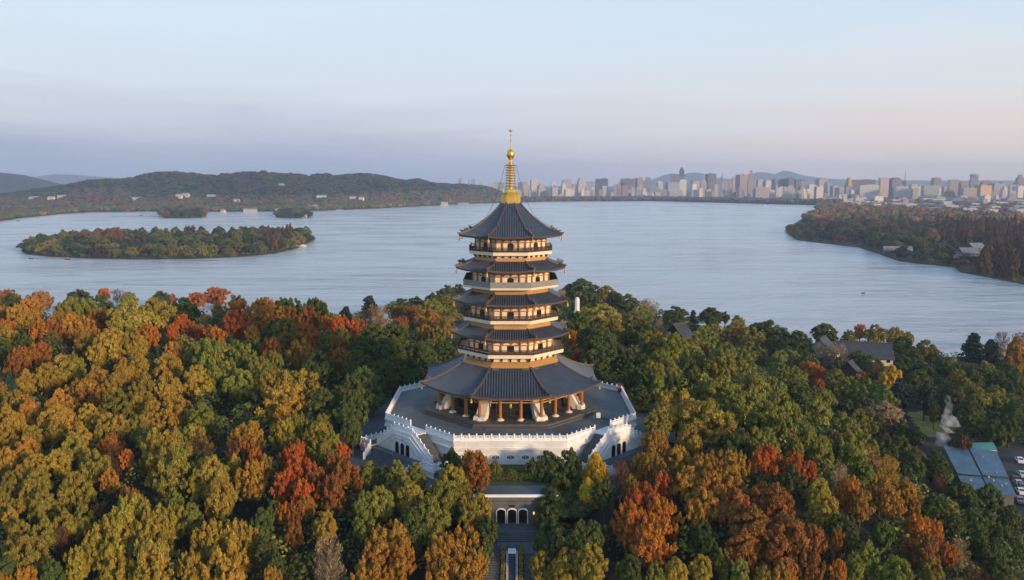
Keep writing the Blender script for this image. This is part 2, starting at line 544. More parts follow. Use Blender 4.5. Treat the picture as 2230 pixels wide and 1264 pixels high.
def ridge_fn(px_pts, Yr):
    pts = [at_y(x, y, Yr) for x, y in px_pts]
    def f(X):
        if X <= pts[0][0]: return pts[0][2]
        for a, c in zip(pts, pts[1:]):
            if X <= c[0]:
                k = (X - a[0]) / (c[0] - a[0])
                return a[2] + (c[2] - a[2]) * k
        return pts[-1][2]
    return f, pts[0][0], pts[-1][0]
def ridge_mesh(name, px, Yr, depth, m, step):
    f, a, c = ridge_fn(px, Yr)
    mm = MB(); k = int((c - a) / step) + 1
    rows = 14
    for j in range(rows + 1):
        q = (j / rows - 0.5) * 2
        for i in range(k):
            X = a + i * step
            z = (f(X) - LAKE) * (math.exp(-q * q * 3.2)) * (1 + 0.10 * (vnoise(X / step * 0.3, j * 0.8) - 0.5) * abs(q) * 2)
            mm.v.append((X, Yr + q * depth, LAKE - 1 + z + 1))
    mm.f = [(j * k + i, j * k + i + 1, (j + 1) * k + i + 1, (j + 1) * k + i) for j in range(rows) for i in range(k - 1)]
    return struct(name, mm, m, smooth=True)
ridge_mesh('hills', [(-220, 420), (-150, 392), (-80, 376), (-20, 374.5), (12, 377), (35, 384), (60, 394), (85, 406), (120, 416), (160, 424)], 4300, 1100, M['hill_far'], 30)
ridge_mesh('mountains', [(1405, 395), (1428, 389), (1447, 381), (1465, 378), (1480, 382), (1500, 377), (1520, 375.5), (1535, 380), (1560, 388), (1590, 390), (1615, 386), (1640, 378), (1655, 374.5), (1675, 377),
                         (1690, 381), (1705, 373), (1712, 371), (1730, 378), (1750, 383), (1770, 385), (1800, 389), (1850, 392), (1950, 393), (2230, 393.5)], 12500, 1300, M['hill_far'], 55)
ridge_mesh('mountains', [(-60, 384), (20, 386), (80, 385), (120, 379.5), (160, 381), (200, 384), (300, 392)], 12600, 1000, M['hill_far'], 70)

# paved court, entrance terrace and stair (all part of the ground plan)
def octa(a, n=8):
    rr_ = a / math.cos(math.pi / 8)
    return [(CX + rr_ * math.cos(R(-90 + 22.5 + 45 * k)), DC + rr_ * math.sin(R(-90 + 22.5 + 45 * k))) for k in range(n)]
pv = MB(); AT_ = 26.85
ring_o = octa(37.0); ring_i = octa(20.0); ring_w = octa(43.0)
for k in range(8):
    if k in (0,):           # the front side is planted
        continue
    a, b2 = (ring_w if k in (1, 7) else ring_o)[k - 1], (ring_w if k in (1, 7) else ring_o)[k]
    c, d = ring_i[k], ring_i[k - 1]
    if k in (1, 7):
        m1, m2 = octa(AT_ + 5.9)[k - 1], octa(AT_ + 5.9)[k]
        e1, e2 = octa(AT_ + 5.7)[k - 1], octa(AT_ + 5.7)[k]
        pv.add([(m1[0], m1[1], ZPL), (m2[0], m2[1], ZPL), (c[0], c[1], ZPL), (d[0], d[1], ZPL)], [(0, 1, 2, 3)])
        zl = ZPL - 1.5
        pv.add([(a[0], a[1], zl), (b2[0], b2[1], zl), (e2[0], e2[1], zl), (e1[0], e1[1], zl)], [(0, 1, 2, 3)])
        pv.add([(m1[0], m1[1], ZPL), (m1[0], m1[1], zl - .2), (m2[0], m2[1], zl - .2), (m2[0], m2[1], ZPL)], [(0, 1, 2, 3)])
        continue
    pv.add([(a[0], a[1], ZPL), (b2[0], b2[1], ZPL), (c[0], c[1], ZPL), (d[0], d[1], ZPL)], [(0, 1, 2, 3)])
struct('pavement', pv, M['paving'])
tr_ = MB()
tr_.box(-6.3, 6.3, ENT_Y + 0.35, 144.3, 4.6, 5.0)            # roof terrace of the entrance hall
struct('path', tr_, M['paving'])
lb = MB()
lb.box(-7.2, 7.2, 135.4, ENT_Y + 0.2, -1.2, -0.2)
for i in range(4):
    lb.box(-7.2, 7.2, 135.4 - 0.42 * (i + 1), 135.4 - 0.42 * i, -2.2, -0.2 - 0.17 * (i + 1))
lb.box(-7.2, 7.2, 129.2, 135.4 - 0.42 * 4, -2.2, -1.05)
st = lb
for side in (-1, 1):
    for i in range(34):
        y1 = 129.2 - 0.42 * i
        x0, x1 = (1.95, 7.2) if side > 0 else (-7.2, -1.95)
        st.box(x0, x1, y1 - 0.42, y1, -1.05 - 0.231 * (i + 1) - 1.0, -1.05 - 0.231 * (i + 1))
struct('steps', st, M['step'])

# ================================================================ THE PAGODA
def opt(k, a, s, z):
    """point on the side k of an octagon round the pagoda: apothem a, s along the side"""
    ph = R(-90 + 45 * k)
    nxx, nyy = math.cos(ph), math.sin(ph)
    return (CX + nxx * a - nyy * s, DC + nyy * a + nxx * s, z)
def ocorner(k, a, z):
    rr_ = a / math.cos(math.pi / 8)
    t = R(-90 + 22.5 + 45 * k)
    return (CX + rr_ * math.cos(t), DC + rr_ * math.sin(t), z)
CPX = 1112.0
def zfront(py, a):
    return at_y(CPX, py, DC - a)[2]
def silh(half, py):
    """apothem and height of the outermost corner seen half px from the axis at row py"""
    rx, ry, rz = ray(CPX + half, py)
    r0 = ray(CPX, py)
    K = rx / ry - r0[0] / r0[1]
    a = K * DC / (1 + T8 * K)
    return a, CAM_Z + rz / ry * (DC - T8 * a)
def ring_band(mb, a0, z0, a1, z1, thick=0.0):
    """sloping band between two octagons (z0 at apothem a0 below, z1 at a1 above)"""
    vs = [ocorner(k, a0, z0) for k in range(8)] + [ocorner(k, a1, z1) for k in range(8)]
    mb.add(vs, [(k, (k + 1) % 8, 8 + (k + 1) % 8, 8 + k) for k in range(8)])
def oct_slab(mb, a, z0, z1, a_top=None):
    at_ = a if a_top is None else a_top
    vs = [ocorner(k, a, z0) for k in range(8)] + [ocorner(k, at_, z1) for k in range(8)]
    mb.add(vs, [tuple(reversed(range(8))), tuple(range(8, 16))] + [(k, (k + 1) % 8, 8 + (k + 1) % 8, 8 + k) for k in range(8)])
def oct_ring_wall(mb, ao, ai, z0, z1):
    for k in range(8):
        A, B_ = ocorner(k - 1, ao, 0), ocorner(k, ao, 0)
        D_, C_ = ocorner(k - 1, ai, 0), ocorner(k, ai, 0)
        mb.hexa([(q[0], q[1], z0) for q in (A, B_, C_, D_)], [(q[0], q[1], z1) for q in (A, B_, C_, D_)])

pagoda = thing('pagoda', 'tall eight sided pagoda with dark tiled roofs, golden boards and gilded spire', 'pagoda', (CX, DC, ZD))

def roof(a_top, z_top, a_e, z_e, z_c, a_wall, z_wall, spacing, beast=(0.74, 0.86, 0.93), bell=True, curve=1.6):
    cv = lambda v: 0.72 * (1 - max(0.0, 1 - v) ** curve) + 0.28 * v
    def P(k, u, v, dz=0.0):
        a = a_top + (a_e - a_top) * v
        up = (z_c - z_e) * abs(u) ** 2.6 * v * v
        z = z_top + (z_e - z_top) * cv(v) + up + dz
        a2 = a * (1 + 0.012 * abs(u) ** 4 * v)
        return opt(k, a2, u * a2 * T8, z)
    mb = MB()
    NU, NV = 14, 10
    for k in range(8):
        o = len(mb.v)
        for j in range(NV + 1):
            for i in range(NU + 1):
                mb.v.append(P(k, -1 + 2 * i / NU, j / NV))
        for j in range(NV):
            for i in range(NU):
                a = o + j * (NU + 1) + i
                mb.f.append((a + NU + 1, a + NU + 2, a + 1, a))
    # tile ribs
    r_ob = obj('roof', mb, M['tile'], pagoda)
    mb = MB()
    for k in range(8):
        half_e = a_e * T8
        ns = int(half_e / spacing)
        for q in range(-ns, ns + 1):
            s = q * spacing
            lo = 0.0
            if abs(s) > a_top * T8:
                lo = (abs(s) / T8 - a_top) / (a_e - a_top) + 0.02
            if lo > 0.97:
                continue
            prev = None
            NR = 8
            for j in range(NR + 1):
                v = lo + (1.004 - lo) * j / NR
                a = a_top + (a_e - a_top) * v
                w = spacing * 0.27
                def pt(ds, dz):
                    u = (s + ds) / (a * T8)
                    u = max(-1, min(1, u))
                    return P(k, u, v, dz)
                cur = [pt(-w, -0.02), pt(-w * 0.5, 0.13), pt(w * 0.5, 0.13), pt(w, -0.02)]
                o = len(mb.v); mb.v.extend(cur)
                if prev is not None:
                    for i in range(3):
                        mb.f.append((o + i, o + i + 1, prev + i + 1, prev + i))
                prev = o
            mb.f.append((prev, prev + 1, prev + 2, prev + 3))
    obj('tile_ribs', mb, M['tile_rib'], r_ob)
    # eave board and underside
    eb = MB(); sf = MB()
    for k in range(8):
        for i in range(NU):
            u0, u1 = -1 + 2 * i / NU, -1 + 2 * (i + 1) / NU
            a0, a1 = P(k, u0, 1, 0.06), P(k, u1, 1, 0.06)
            b0, b1 = P(k, u0, 0.992, -0.34), P(k, u1, 0.992, -0.34)
            eb.add([b0, b1, a1, a0], [(0, 1, 2, 3)])
            c0, c1 = opt(k, a_wall, u0 * a_wall * T8, z_wall), opt(k, a_wall, u1 * a_wall * T8, z_wall)
            sf.add([c0, c1, b1, b0], [(0, 1, 2, 3)])
    obj('eave_board', eb, M['tile_ridge'], r_ob)
    obj('soffit', sf, M['wood'], r_ob)
    for k in range(8):
        rb = MB()
        pts = [P(k, 1.0, v) for v in [i / 12 for i in range(13)]]
        for p, q in zip(pts, pts[1:]):
            rb.beam(p, q, 0.42 if a_e > 15 else 0.34, 0.36 if a_e > 15 else 0.26, 0.0)
        # stepped end and mythical beasts
        d = (Vector(pts[-1]) - Vector(pts[-3])); d.z = 0; d.normalize()
        tip = Vector(pts[-1])
        rb.beam(tip - d * 0.8, tip + d * 0.30, 0.28, 0.24, 0.20)
        for v in beast:
            p = Vector(P(k, 1.0, v))
            e_ = 1.0 if v == beast[0] else 0.55
            rb.beam(p - d * 0.22, p + d * 0.2, 0.2, 0.55 * e_, 0.2)
            rb.beam(p, p + d * 0.38 * e_, 0.16, 0.16, 0.2 + 0.5 * e_)
            rb.beam(p - d * 0.36, p - d * 0.2, 0.08, 0.45 * e_, 0.3)
        obj('hip_ridge', rb, M['tile_ridge'], r_ob)
        if bell:
            bm_ = MB()
            c = Vector(P(k, 1.0, 0.985)); c.z -= 0.45
            bm_.tube([c + Vector((0, 0, 0.3)), c - Vector((0, 0, 0.25))], 0.035, 6)
            bm_.lathe([(0.05, -0.2), (0.17, -0.32), (0.2, -0.75), (0.27, -0.95), (0.0, -0.95)], 10, tuple(c), cap=False)
            bm_.lathe([(0.04, -0.95), (0.07, -1.15), (0.0, -1.25)], 6, tuple(c), cap=False)
            obj('eave_bell', bm_, M['gold'], r_ob)
    return r_ob, P

def storey(a, z0, z1, label_band=True):
    """walls of an upper storey between floor z0 and the underside z1"""
    w = MB()
    oct_slab(w, a, z0, z1 + 0.25)
    so = obj('storey', w, M['plaster'], pagoda)
    hb = z1 - z0
    beam = MB()
    oct_ring_wall(beam, a + 0.16, a + 0.003, z1 - 1.02, z1 - 0.84)
    oct_ring_wall(beam, a + 0.16, a + 0.003, z0, z0 + 0.18)
    obj('beam', beam, M['wood'], so)
    half = a * T8
    # cream bracket arches on a brown frieze under the eaves
    fr = MB()
    oct_ring_wall(fr, a + 0.08, a + 0.004, z1 - 0.84, z1 + 0.2)
    obj('frieze', fr, M['wood'], so)
    br = MB()
    for k in range(8):
        for s, ww in ((-0.775, 0.19), (0, 0.46), (0.775, 0.19)):
            for e in ((-0.24, 0.24) if ww > 0.3 else (0,)):
                cxs = (s + e) * half
                rad = 0.19 * half
                n_ = 8
                arc = [(cxs + rad * math.cos(math.pi * i / n_), z1 - 0.83 + 0.42 * math.sin(math.pi * i / n_)) for i in range(n_ + 1)]
                f_ = [opt(k, a + 0.16, x, z) for x, z in arc]; bk = [opt(k, a + 0.06, x, z) for x, z in arc]
                m_ = len(arc)
                br.add(f_ + bk, [tuple(range(m_))] + [(i + 1, i, m_ + i, m_ + i + 1) for i in range(m_ - 1)])
    obj('bracket_arch', br, M['plaster'], so)
    for k in range(8):
        for s in (-0.55, 0.55, 1.0):
            cm_ = MB()
            p = opt(k, a + (0.10 if s != 1.0 else 0.04), s * half, 0)
            cm_.lathe([(0.21, z0), (0.19, z1 + 0.1)], 10, (p[0], p[1], 0))
            obj('column', cm_, M['wood'], so)
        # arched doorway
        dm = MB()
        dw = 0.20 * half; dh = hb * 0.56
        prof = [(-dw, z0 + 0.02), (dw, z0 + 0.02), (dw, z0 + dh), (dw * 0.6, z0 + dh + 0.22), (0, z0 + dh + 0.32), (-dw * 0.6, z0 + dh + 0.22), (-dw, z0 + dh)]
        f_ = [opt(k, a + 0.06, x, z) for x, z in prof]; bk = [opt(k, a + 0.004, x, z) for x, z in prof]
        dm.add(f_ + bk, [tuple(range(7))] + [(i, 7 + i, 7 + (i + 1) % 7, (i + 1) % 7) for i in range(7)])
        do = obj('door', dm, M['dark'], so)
        fm = MB()
        for i in (1, 2, 3, 4, 5):
            p, q = prof[i], prof[i + 1]
            vv = [opt(k, a + 0.12, x, z) for x, z in (p, q)]
            sc = lambda x, z: (x * 1.14, z0 + (z - z0) * 1.05)
            vo = [opt(k, a + 0.12, *sc(x, z)) for x, z in (p, q)]
            fm.add([vv[0], vv[1], vo[1], vo[0]], [(0, 1, 2, 3), (3, 2, 1, 0)])
        obj('door_frame', fm, M['wood'], do) if False else None
    return so

def balcony(a, z_floor, slab_h, rail_h, a_in, z_board, a_board, rail_m, solid=False):
    s = MB()
    oct_slab(s, a - 0.12, z_floor - slab_h, z_floor, a)
    bo = obj('balcony', s, M['plaster'], pagoda)
    # brackets below: cream band with dark brackets
    cb = MB()
    oct_slab(cb, a_in + 0.25, z_board, z_floor - slab_h)
    obj('bracket_band', cb, M['plaster'], bo)
    bk = MB()
    hh = z_floor - slab_h - z_board
    for k in range(8):
        half = (a_in + 0.25) * T8
        for i in range(-2, 3):
            c = i / 2 * half * 0.97
            w0, w1 = 0.22, 0.62
            zz0, zz1 = z_board + 0.02, z_floor - slab_h - 0.003
            A0, A1 = a_in + 0.2, a_in + 0.5
            P_ = lambda aa, ss, z: opt(k, aa, ss, z)
            bk.hexa([P_(A1, c - w0 / 2, zz0), P_(A1, c + w0 / 2, zz0), P_(A0, c + w0 / 2, zz0), P_(A0, c - w0 / 2, zz0)],
                    [P_(A1 + 0.35, c - w1 / 2, zz1), P_(A1 + 0.35, c + w1 / 2, zz1), P_(A0, c + w1 / 2, zz1), P_(A0, c - w1 / 2, zz1)])
    obj('bracket', bk, M['wood_dark'], bo)
    gb = MB()
    oct_slab(gb, a_board + 0.1, z_board - 1.25, z_board + 0.05, a_in + 0.3)
    obj('ridge_board', gb, M['gilt_board'], bo)
    rl_ = MB()
    ar = a - 0.10
    for k in range(8):
        half = ar * T8
        A, B_ = opt(k, ar, -half, z_floor), opt(k, ar, half, z_floor)
        if solid:
            rl_.beam(A, B_, 0.10, rail_h, 0.0)
            continue
        rl_.beam(A, B_, 0.14, 0.14, rail_h - 0.14)
        rl_.beam(A, B_, 0.08, 0.12, rail_h * 0.62)
        rl_.beam(A, B_, 0.06, rail_h * 0.42, 0.05)
        nb = 7
        for i in range(nb):
            p = Vector(A).lerp(Vector(B_), i / nb)
            hgt = rail_h + (0.32 if i == 0 else 0.02)
            rl_.lathe([(0.09, 0), (0.09, hgt)], 6, tuple(p))
    obj('railing', rl_, rail_m, bo)
    return bo

# measurements taken on the photograph (rows in px)
def F(py, a): return zfront(py, a)
# ground storey roof
aE1, zC1 = silh(192.5, 833); zE1 = F(869.7, aE1)
aT1 = 111 * (DC - 11) / FPX * 1.0
zT1 = F(803, aT1)
specs = {}
aE2, zC2 = silh(127, 722); zE2 = F(741.6, aE2); aT2 = 92 * 171.5 / FPX; zT2 = F(718, aT2)
aE3, zC3 = silh(123, 653); zE3 = F(666.5, aE3); aT3 = 84 * 172.5 / FPX; zT3 = F(642, aT3)
aE4, zC4 = silh(118, 581); zE4 = F(593, aE4); aT4 = 81 * 173 / FPX; zT4 = F(570.5, aT4)
aE5, zC5 = silh(112, 510.5); zE5 = F(518, aE5); aT5 = 19.5 * 178 / FPX; zT5 = F(441, aT5)
aW2 = 96 * 170.5 / FPX; zW2 = F(743.5, aW2)
aW3 = 91 * 171 / FPX; zW3 = F(669, aW3)
aW4 = 86 * 172 / FPX; zW4 = F(594.5, aW4)
aW5 = 79 * 173 / FPX; zW5 = F(519.5, aW5)
aB2 = silh(115.5, 770)[0]; zB2 = F(774.5, aB2)
aB3 = silh(103.5, 694)[0]; zB3 = F(700.0, aB3)
aB4 = silh(104, 622)[0]; zB4 = F(628.5, aB4)
aB5 = silh(90.5, 545)[0]; zB5 = F(550.8, aB5)

roof(aT1, zT1, aE1, zE1, zC1, 16.2, zE1 - 0.9, 0.56, beast=(0.80,), curve=1.5)
for (aT, zT, aE, zE, zCc, aW, zW) in ((aT2, zT2, aE2, zE2, zC2, aW2, zW2), (aT3, zT3, aE3, zE3, zC3, aW3, zW3), (aT4, zT4, aE4, zE4, zC4, aW4, zW4)):
    roof(aT, zT, aE, zE, zCc, aW, zW + 0.1, 0.50)
top_roof, P5 = roof(aT5, zT5, aE5, zE5, zC5, aW5, zW5 + 0.1, 0.50, beast=(0.78, 0.84, 0.9), curve=1.9)
for (aW, zf_, zt_) in ((aW2, zB2, zW2), (aW3, zB3, zW3), (aW4, zB4, zW4), (aW5, zB5, zW5)):
    storey(aW, zf_, zt_)
balcony(aB2, zB2, 0.75, 1.05, aW2, zT1 + 1.15, aT1, M['wood_dark'])
balcony(aB3, zB3, 0.72, 1.05, aW3 - 0.3, zT2 + 1.0, aT2, M['wood_dark'])
b4 = balcony(aB4, zB4, 0.45, 1.25, aW4 - 0.3, zT3 + 0.85, aT3, M['netting'], solid=True)
balcony(aB5, zB5, 0.70, 1.05, aW5 - 0.2, zT4 + 0.75, aT4, M['wood_dark'])
tc_ = MB()
for k in (2, 6, 3, 5, 4, 1, 7):
    hf = (aB4 - 0.3) * T8
    if k in (1, 7):
        continue
    tc_.beam(opt(k, aB4 - 0.35, -hf * 0.98, zB4), opt(k, aB4 - 0.35, hf * 0.98, zB4), 0.08, 0.5, 1.27)
obj('cover_strip', tc_, M['teal'], b4)
# plain plinth tiles under the first balcony: flat apron with two small hatches
for k in range(8):
    for s in (-0.72, 0.72):
        ap = MB()
        c = s * aT1 * T8
        ap.hexa([opt(k, aT1 + 0.55, c - 0.7, zT1 - 0.75), opt(k, aT1 + 0.55, c + 0.7, zT1 - 0.75), opt(k, aT1 + 0.1, c + 0.7, zT1 - 0.75), opt(k, aT1 + 0.1, c - 0.7, zT1 - 0.75)],
                [opt(k, aT1 + 0.42, c - 0.7, zT1 + 0.02), opt(k, aT1 + 0.42, c + 0.7, zT1 + 0.02), opt(k, aT1 + 0.1, c + 0.7, zT1 + 0.02), opt(k, aT1 + 0.1, c - 0.7, zT1 + 0.02)])
        obj('hatch', ap, M['tile_ridge'], pagoda)

# ground storey: podium, columns, glass, leaning cream piers
aPod = 204 * 163.6 / FPX
ZP = ZD + 0.85
pm = MB()
oct_slab(pm, aPod + 0.45, ZD - 0.1, ZD + 0.35)
oct_slab(pm, aPod, ZD + 0.3, ZP)
po = obj('podium', pm, M['podium'], pagoda)
pf = MB()
pf.box(CX - 5.2, CX + 5.2, DC - aPod - 1.0, DC - aPod - 0.46, ZD - 0.05, ZD + 0.2)
obj('step', pf, M['step'], po)
gl = MB()
oct_slab(gl, 11.6, ZP, zE1 - 0.2)
hall = obj('hall_wall', gl, M['glass'], pagoda)
fr = MB()
for k in range(8):
    hf = 11.7 * T8
    for i in range(-3, 4):
        p = opt(k, 11.72, i / 3 * hf * 0.96, 0)
        fr.lathe([(0.13, ZP), (0.13, zE1 - 0.3)], 6, (p[0], p[1], 0))
    fr.beam(opt(k, 11.7, -hf, ZP + 3.2), opt(k, 11.7, hf, ZP + 3.2), 0.2, 0.3)
    fr.beam(opt(k, 11.7, -hf, ZP + 1.0), opt(k, 11.7, hf, ZP + 1.0), 0.12, 0.1)
obj('window_frame', fr, M['wood_dark'], hall)
aCol = 15.7
for k in range(8):
    hf = aCol * T8
    A, B_ = opt(k, aCol, -hf, 0), opt(k, aCol, hf, 0)
    be = MB()
    be.beam((A[0], A[1], zE1 - 1.3), (B_[0], B_[1], zE1 - 1.3), 0.35, 1.15)
    be.beam((A[0], A[1], zE1 - 1.85), (B_[0], B_[1], zE1 - 1.85), 0.22, 0.22)
    obj('beam', be, M['gilt_board'], pagoda)
    for s in (-0.333, 0.333, 1.0):
        p = opt(k, aCol, s * hf, 0)
        cm_ = MB()
        cm_.lathe([(0.36, ZP + 0.3), (0.34, zE1 - 0.3)], 14, (p[0], p[1], 0))
        co = obj('column', cm_, M['wood'], pagoda, smooth=False)
        bs = MB()
        bs.lathe([(0.85, ZP), (0.82, ZP + 0.12), (0.48, ZP + 0.32), (0.40, ZP + 0.40)], 16, (p[0], p[1], 0))
        obj('column_base', bs, M['cream_stone'], co)
    # leaning pier behind each corner column, on a stepped foot
    pr = MB()
    c = ocorner(k, 1.0, 0); dx, dy = (c[0] - CX), (c[1] - DC); L = math.hypot(dx, dy); dx /= L; dy /= L
    tx, ty = -dy, dx
    def q(r, s, z): return (CX + dx * r + tx * s, DC + dy * r + ty * s, z)
    r0, r1 = aCol / math.cos(math.pi / 8) + 0.2, 12.6
    pr.hexa([q(r0 - 0.2, -1.15, ZP), q(r0 - 0.2, 1.15, ZP), q(r0 - 2.0, 1.15, ZP), q(r0 - 2.0, -1.15, ZP)],
            [q(r1 + 1.0, -1.05, zE1 - 0.6), q(r1 + 1.0, 1.05, zE1 - 0.6), q(r1 - 0.3, 1.05, zE1 - 0.6), q(r1 - 0.3, -1.05, zE1 - 0.6)])
    pr.hexa([q(r0 + 0.3, -1.3, ZP), q(r0 + 0.3, 1.3, ZP), q(r0 - 0.8, 1.3, ZP), q(r0 - 0.8, -1.3, ZP)],
            [q(r0 + 0.1, -1.25, ZP + 0.75), q(r0 + 0.1, 1.25, ZP + 0.75), q(r0 - 0.9, 1.25, ZP + 1.0), q(r0 - 0.9, -1.25, ZP + 1.0)])
    obj('leaning_pier', pr, M['cream_stone'], pagoda)
hl = MB()
hl.tube([(CX, DC - 15.0, zE1 - 1.6), (CX, DC - 15.0, ZP + 3.3)], 0.03, 6)
hl.lathe([(0.0, 3.4), (0.25, 3.3), (0.32, 2.9), (0.32, 2.5), (0.2, 2.3), (0.0, 2.2)], 10, (CX, DC - 15.0, ZP), cap=False)
obj('hanging_lantern', hl, M['gold'], pagoda)
nb_ = MB(); nb_.box(CX - 1.5, CX + 1.5, DC - aCol - 0.30, DC - aCol - 0.2, zE1 - 1.25, zE1 - 0.35)
obj('name_board', nb_, M['wood_dark'], pagoda)

# spire
sp = MB()
def zs(py): return at_y(CPX, py, DC)[2]
k_m = 181.0 / FPX
zb = zs(441) - 0.6
sp.lathe([(2.35, zb), (2.35, zs(429)), (2.2, zs(428)), (2.2, zs(426)), (1.9, zs(424.5)), (1.95, zs(421)), (1.55, zs(419)), (1.4, zs(413)), (1.5, zs(412)), (0.5, zs(411.5))], 8, (CX, DC, 0), a0=R(22.5))
spire = obj('spire', sp, M['gold'], pagoda)
pol = MB()
pol.lathe([(0.45, zs(412)), (0.34, zs(360)), (0.22, zs(350)), (0.12, zs(330)), (0.09, zs(300)), (0.05, zs(283))], 10, (CX, DC, 0))
obj('pole', pol, M['gold'], spire)
for i in range(8):
    y_ = 404.5 - i * 5.6
    r_ = 1.14 - 0.01 * i
    rg = MB()
    zc_ = zs(y_)
    rg.lathe([(0.3, zc_ - 0.10), (r_, zc_ - 0.14), (r_ + 0.06, zc_), (r_, zc_ + 0.14), (0.3, zc_ + 0.10)], 20, (CX, DC, 0))
    obj('spire_ring', rg, M['gold'], spire)
ca = MB()
ca.lathe([(0.3, zs(361.5)), (1.35, zs(361.5)), (1.42, zs(360.3)), (0.9, zs(358.5)), (0.35, zs(354))], 16, (CX, DC, 0))
obj('spire_canopy', ca, M['gold'], spire)
ob_ = MB()
ob_.lathe([(0.1, zs(350)), (0.45, zs(347)), (0.82, zs(341)), (0.9, zs(336)), (0.78, zs(330)), (0.4, zs(326.5)), (0.16, zs(325)), (0.2, zs(323)), (0.08, zs(321))], 18, (CX, DC, 0))
obj('orb', ob_, M['gold'], spire, smooth=True)
fb = MB()
for y_ in (306, 295):
    fb.lathe([(0.0, zs(y_) - 0.2), (0.22, zs(y_)), (0.0, zs(y_) + 0.2)], 10, (CX, DC, 0), cap=False)
fb.lathe([(0.0, zs(288)), (0.42, zs(286)), (0.35, zs(284)), (0.1, zs(282.5)), (0.0, zs(280))], 10, (CX, DC, 0), cap=False)
fb.box(CX - 0.5, CX + 0.5, DC - 0.05, DC + 0.05, zs(285.3), zs(284))
fb.box(CX - 0.05, CX + 0.05, DC - 0.5, DC + 0.5, zs(285.3), zs(284))
obj('finial', fb, M['gold'], spire)
for k in range(8):
    ch = MB()
    t8 = R(-90 + 22.5 + 45 * k)
    p0 = Vector((CX + 1.38 * math.cos(t8), DC + 1.38 * math.sin(t8), zs(361)))
    p1 = Vector(P5(k, 1.0, 0.80)) + Vector((0, 0, 1.0))
    pts = []
    for i in range(13):
        f_ = i / 12
        p = p0.lerp(p1, f_)
        p.z -= 4 * 4.6 * f_ * (1 - f_) * (1.25 - 0.6 * f_)
        pts.append(p)
    ch.tube(pts, 0.03, 5)
    obj('chain', ch, M['chain'], spire)

# ================================================================ THE TERRACE
AT = 26.85
terrace = thing('stone_terrace', 'white marble terrace with balustrades and twin stairs under the pagoda', 'terrace', (CX, DC, ZPL))
tm = MB()
oct_slab(tm, AT + 0.1, ZPL - 1.6, ZD - 1.75, AT - 0.05)
oct_slab(tm, AT + 0.45, ZD - 1.75, ZD - 1.45)
oct_slab(tm, AT + 0.15, ZD - 1.45, ZD - 0.28)
oct_slab(tm, AT + 0.40, ZD - 0.28, ZD - 0.01)
obj('retaining_wall', tm, M['marble_wall'], terrace)
dk = MB(); oct_slab(dk, AT - 0.35, ZD - 0.2, ZD + 0.006)
obj('deck', dk, M['deck'], terrace)
# oval openings low on the front
for i in range(-4, 5):
    om = MB(); rm = MB()
    c = i * 2.95
    n_ = 18
    o1 = [(c + 0.72 * math.cos(2 * math.pi * j / n_), ZPL + 1.15 + 0.42 * math.sin(2 * math.pi * j / n_)) for j in range(n_)]
    o2 = [(c + 0.98 * math.cos(2 * math.pi * j / n_), ZPL + 1.15 + 0.62 * math.sin(2 * math.pi * j / n_)) for j in range(n_)]
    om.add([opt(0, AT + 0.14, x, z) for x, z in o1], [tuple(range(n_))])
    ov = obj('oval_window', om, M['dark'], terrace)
    ff = [opt(0, AT + 0.2, x, z) for x, z in o1] + [opt(0, AT + 0.2, x, z) for x, z in o2] + [opt(0, AT + 0.05, x, z) for x, z in o2]
    rm.add(ff, [(j, n_ + j, n_ + (j + 1) % n_, (j + 1) % n_) for j in range(n_)] + [(n_ + j, 2 * n_ + j, 2 * n_ + (j + 1) % n_, n_ + (j + 1) % n_) for j in range(n_)])
    for dx_ in (-0.3, 0.0, 0.3):
        p = opt(0, AT + 0.17, c + dx_, 0)
        rm.lathe([(0.05, ZPL + 0.78), (0.05, ZPL + 1.52)], 5, (p[0], p[1], 0))
    obj('frame', rm, M['marble'], ov)

pst = MB()
pst.lathe([(0.17, 0.0), (0.17, 1.02), (0.12, 1.06), (0.12, 1.12), (0.17, 1.16), (0.15, 1.42), (0.0, 1.5)], 8, (0, 0, 0), a0=R(22.5))
POST_MESH = mesh_of('post', pst, M['marble'])
BPOST = [False]
def balustrade(p0, p1, parent, spacing=1.45, posts=(True, True), name='balustrade'):
    p0, p1 = Vector(p0), Vector(p1)
    mb = MB()
    mb.beam(p0, p1, 0.30, 0.12)
    mb.beam(p0, p1, 0.14, 0.58, 0.10)
    mb.beam(p0, p1, 0.20, 0.16, 0.90)
    L = (p1 - p0).length
    n_ = max(1, round(L / spacing))
    d = (p1 - p0) / n_
    for i in range(n_):
        for f_ in (0.28, 0.72):
            c = p0 + d * (i + f_)
            dd = d.normalized() * 0.09
            mb.beam(c - dd, c + dd, 0.13, 0.24, 0.67)
    bo = obj(name, mb, M['marble'], parent)
    off = rootloc(parent)
    for i in range(n_ + 1):
        if (i == 0 and not posts[0]) or (i == n_ and not posts[1]):
            continue
        o = bpy.data.objects.new('post', POST_MESH)
        C.objects.link(o); o.parent = bo
        o.location = p0 + d * i - off
    return bo
AB = AT + 0.05
HB = AB * T8
for k in range(8):
    if k in (1, 7):
        # front diagonal sides: gap for the stair landing
        for s0, s1 in ((-HB, -2.6), (2.6, HB)):
            balustrade(opt(k, AB, s0, ZD), opt(k, AB, s1, ZD), terrace, posts=(s0 > 0 or False or s0 == 2.6, True))
    else:
        balustrade(opt(k, AB, -HB, ZD), opt(k, AB, HB, ZD), terrace, posts=(False, True))

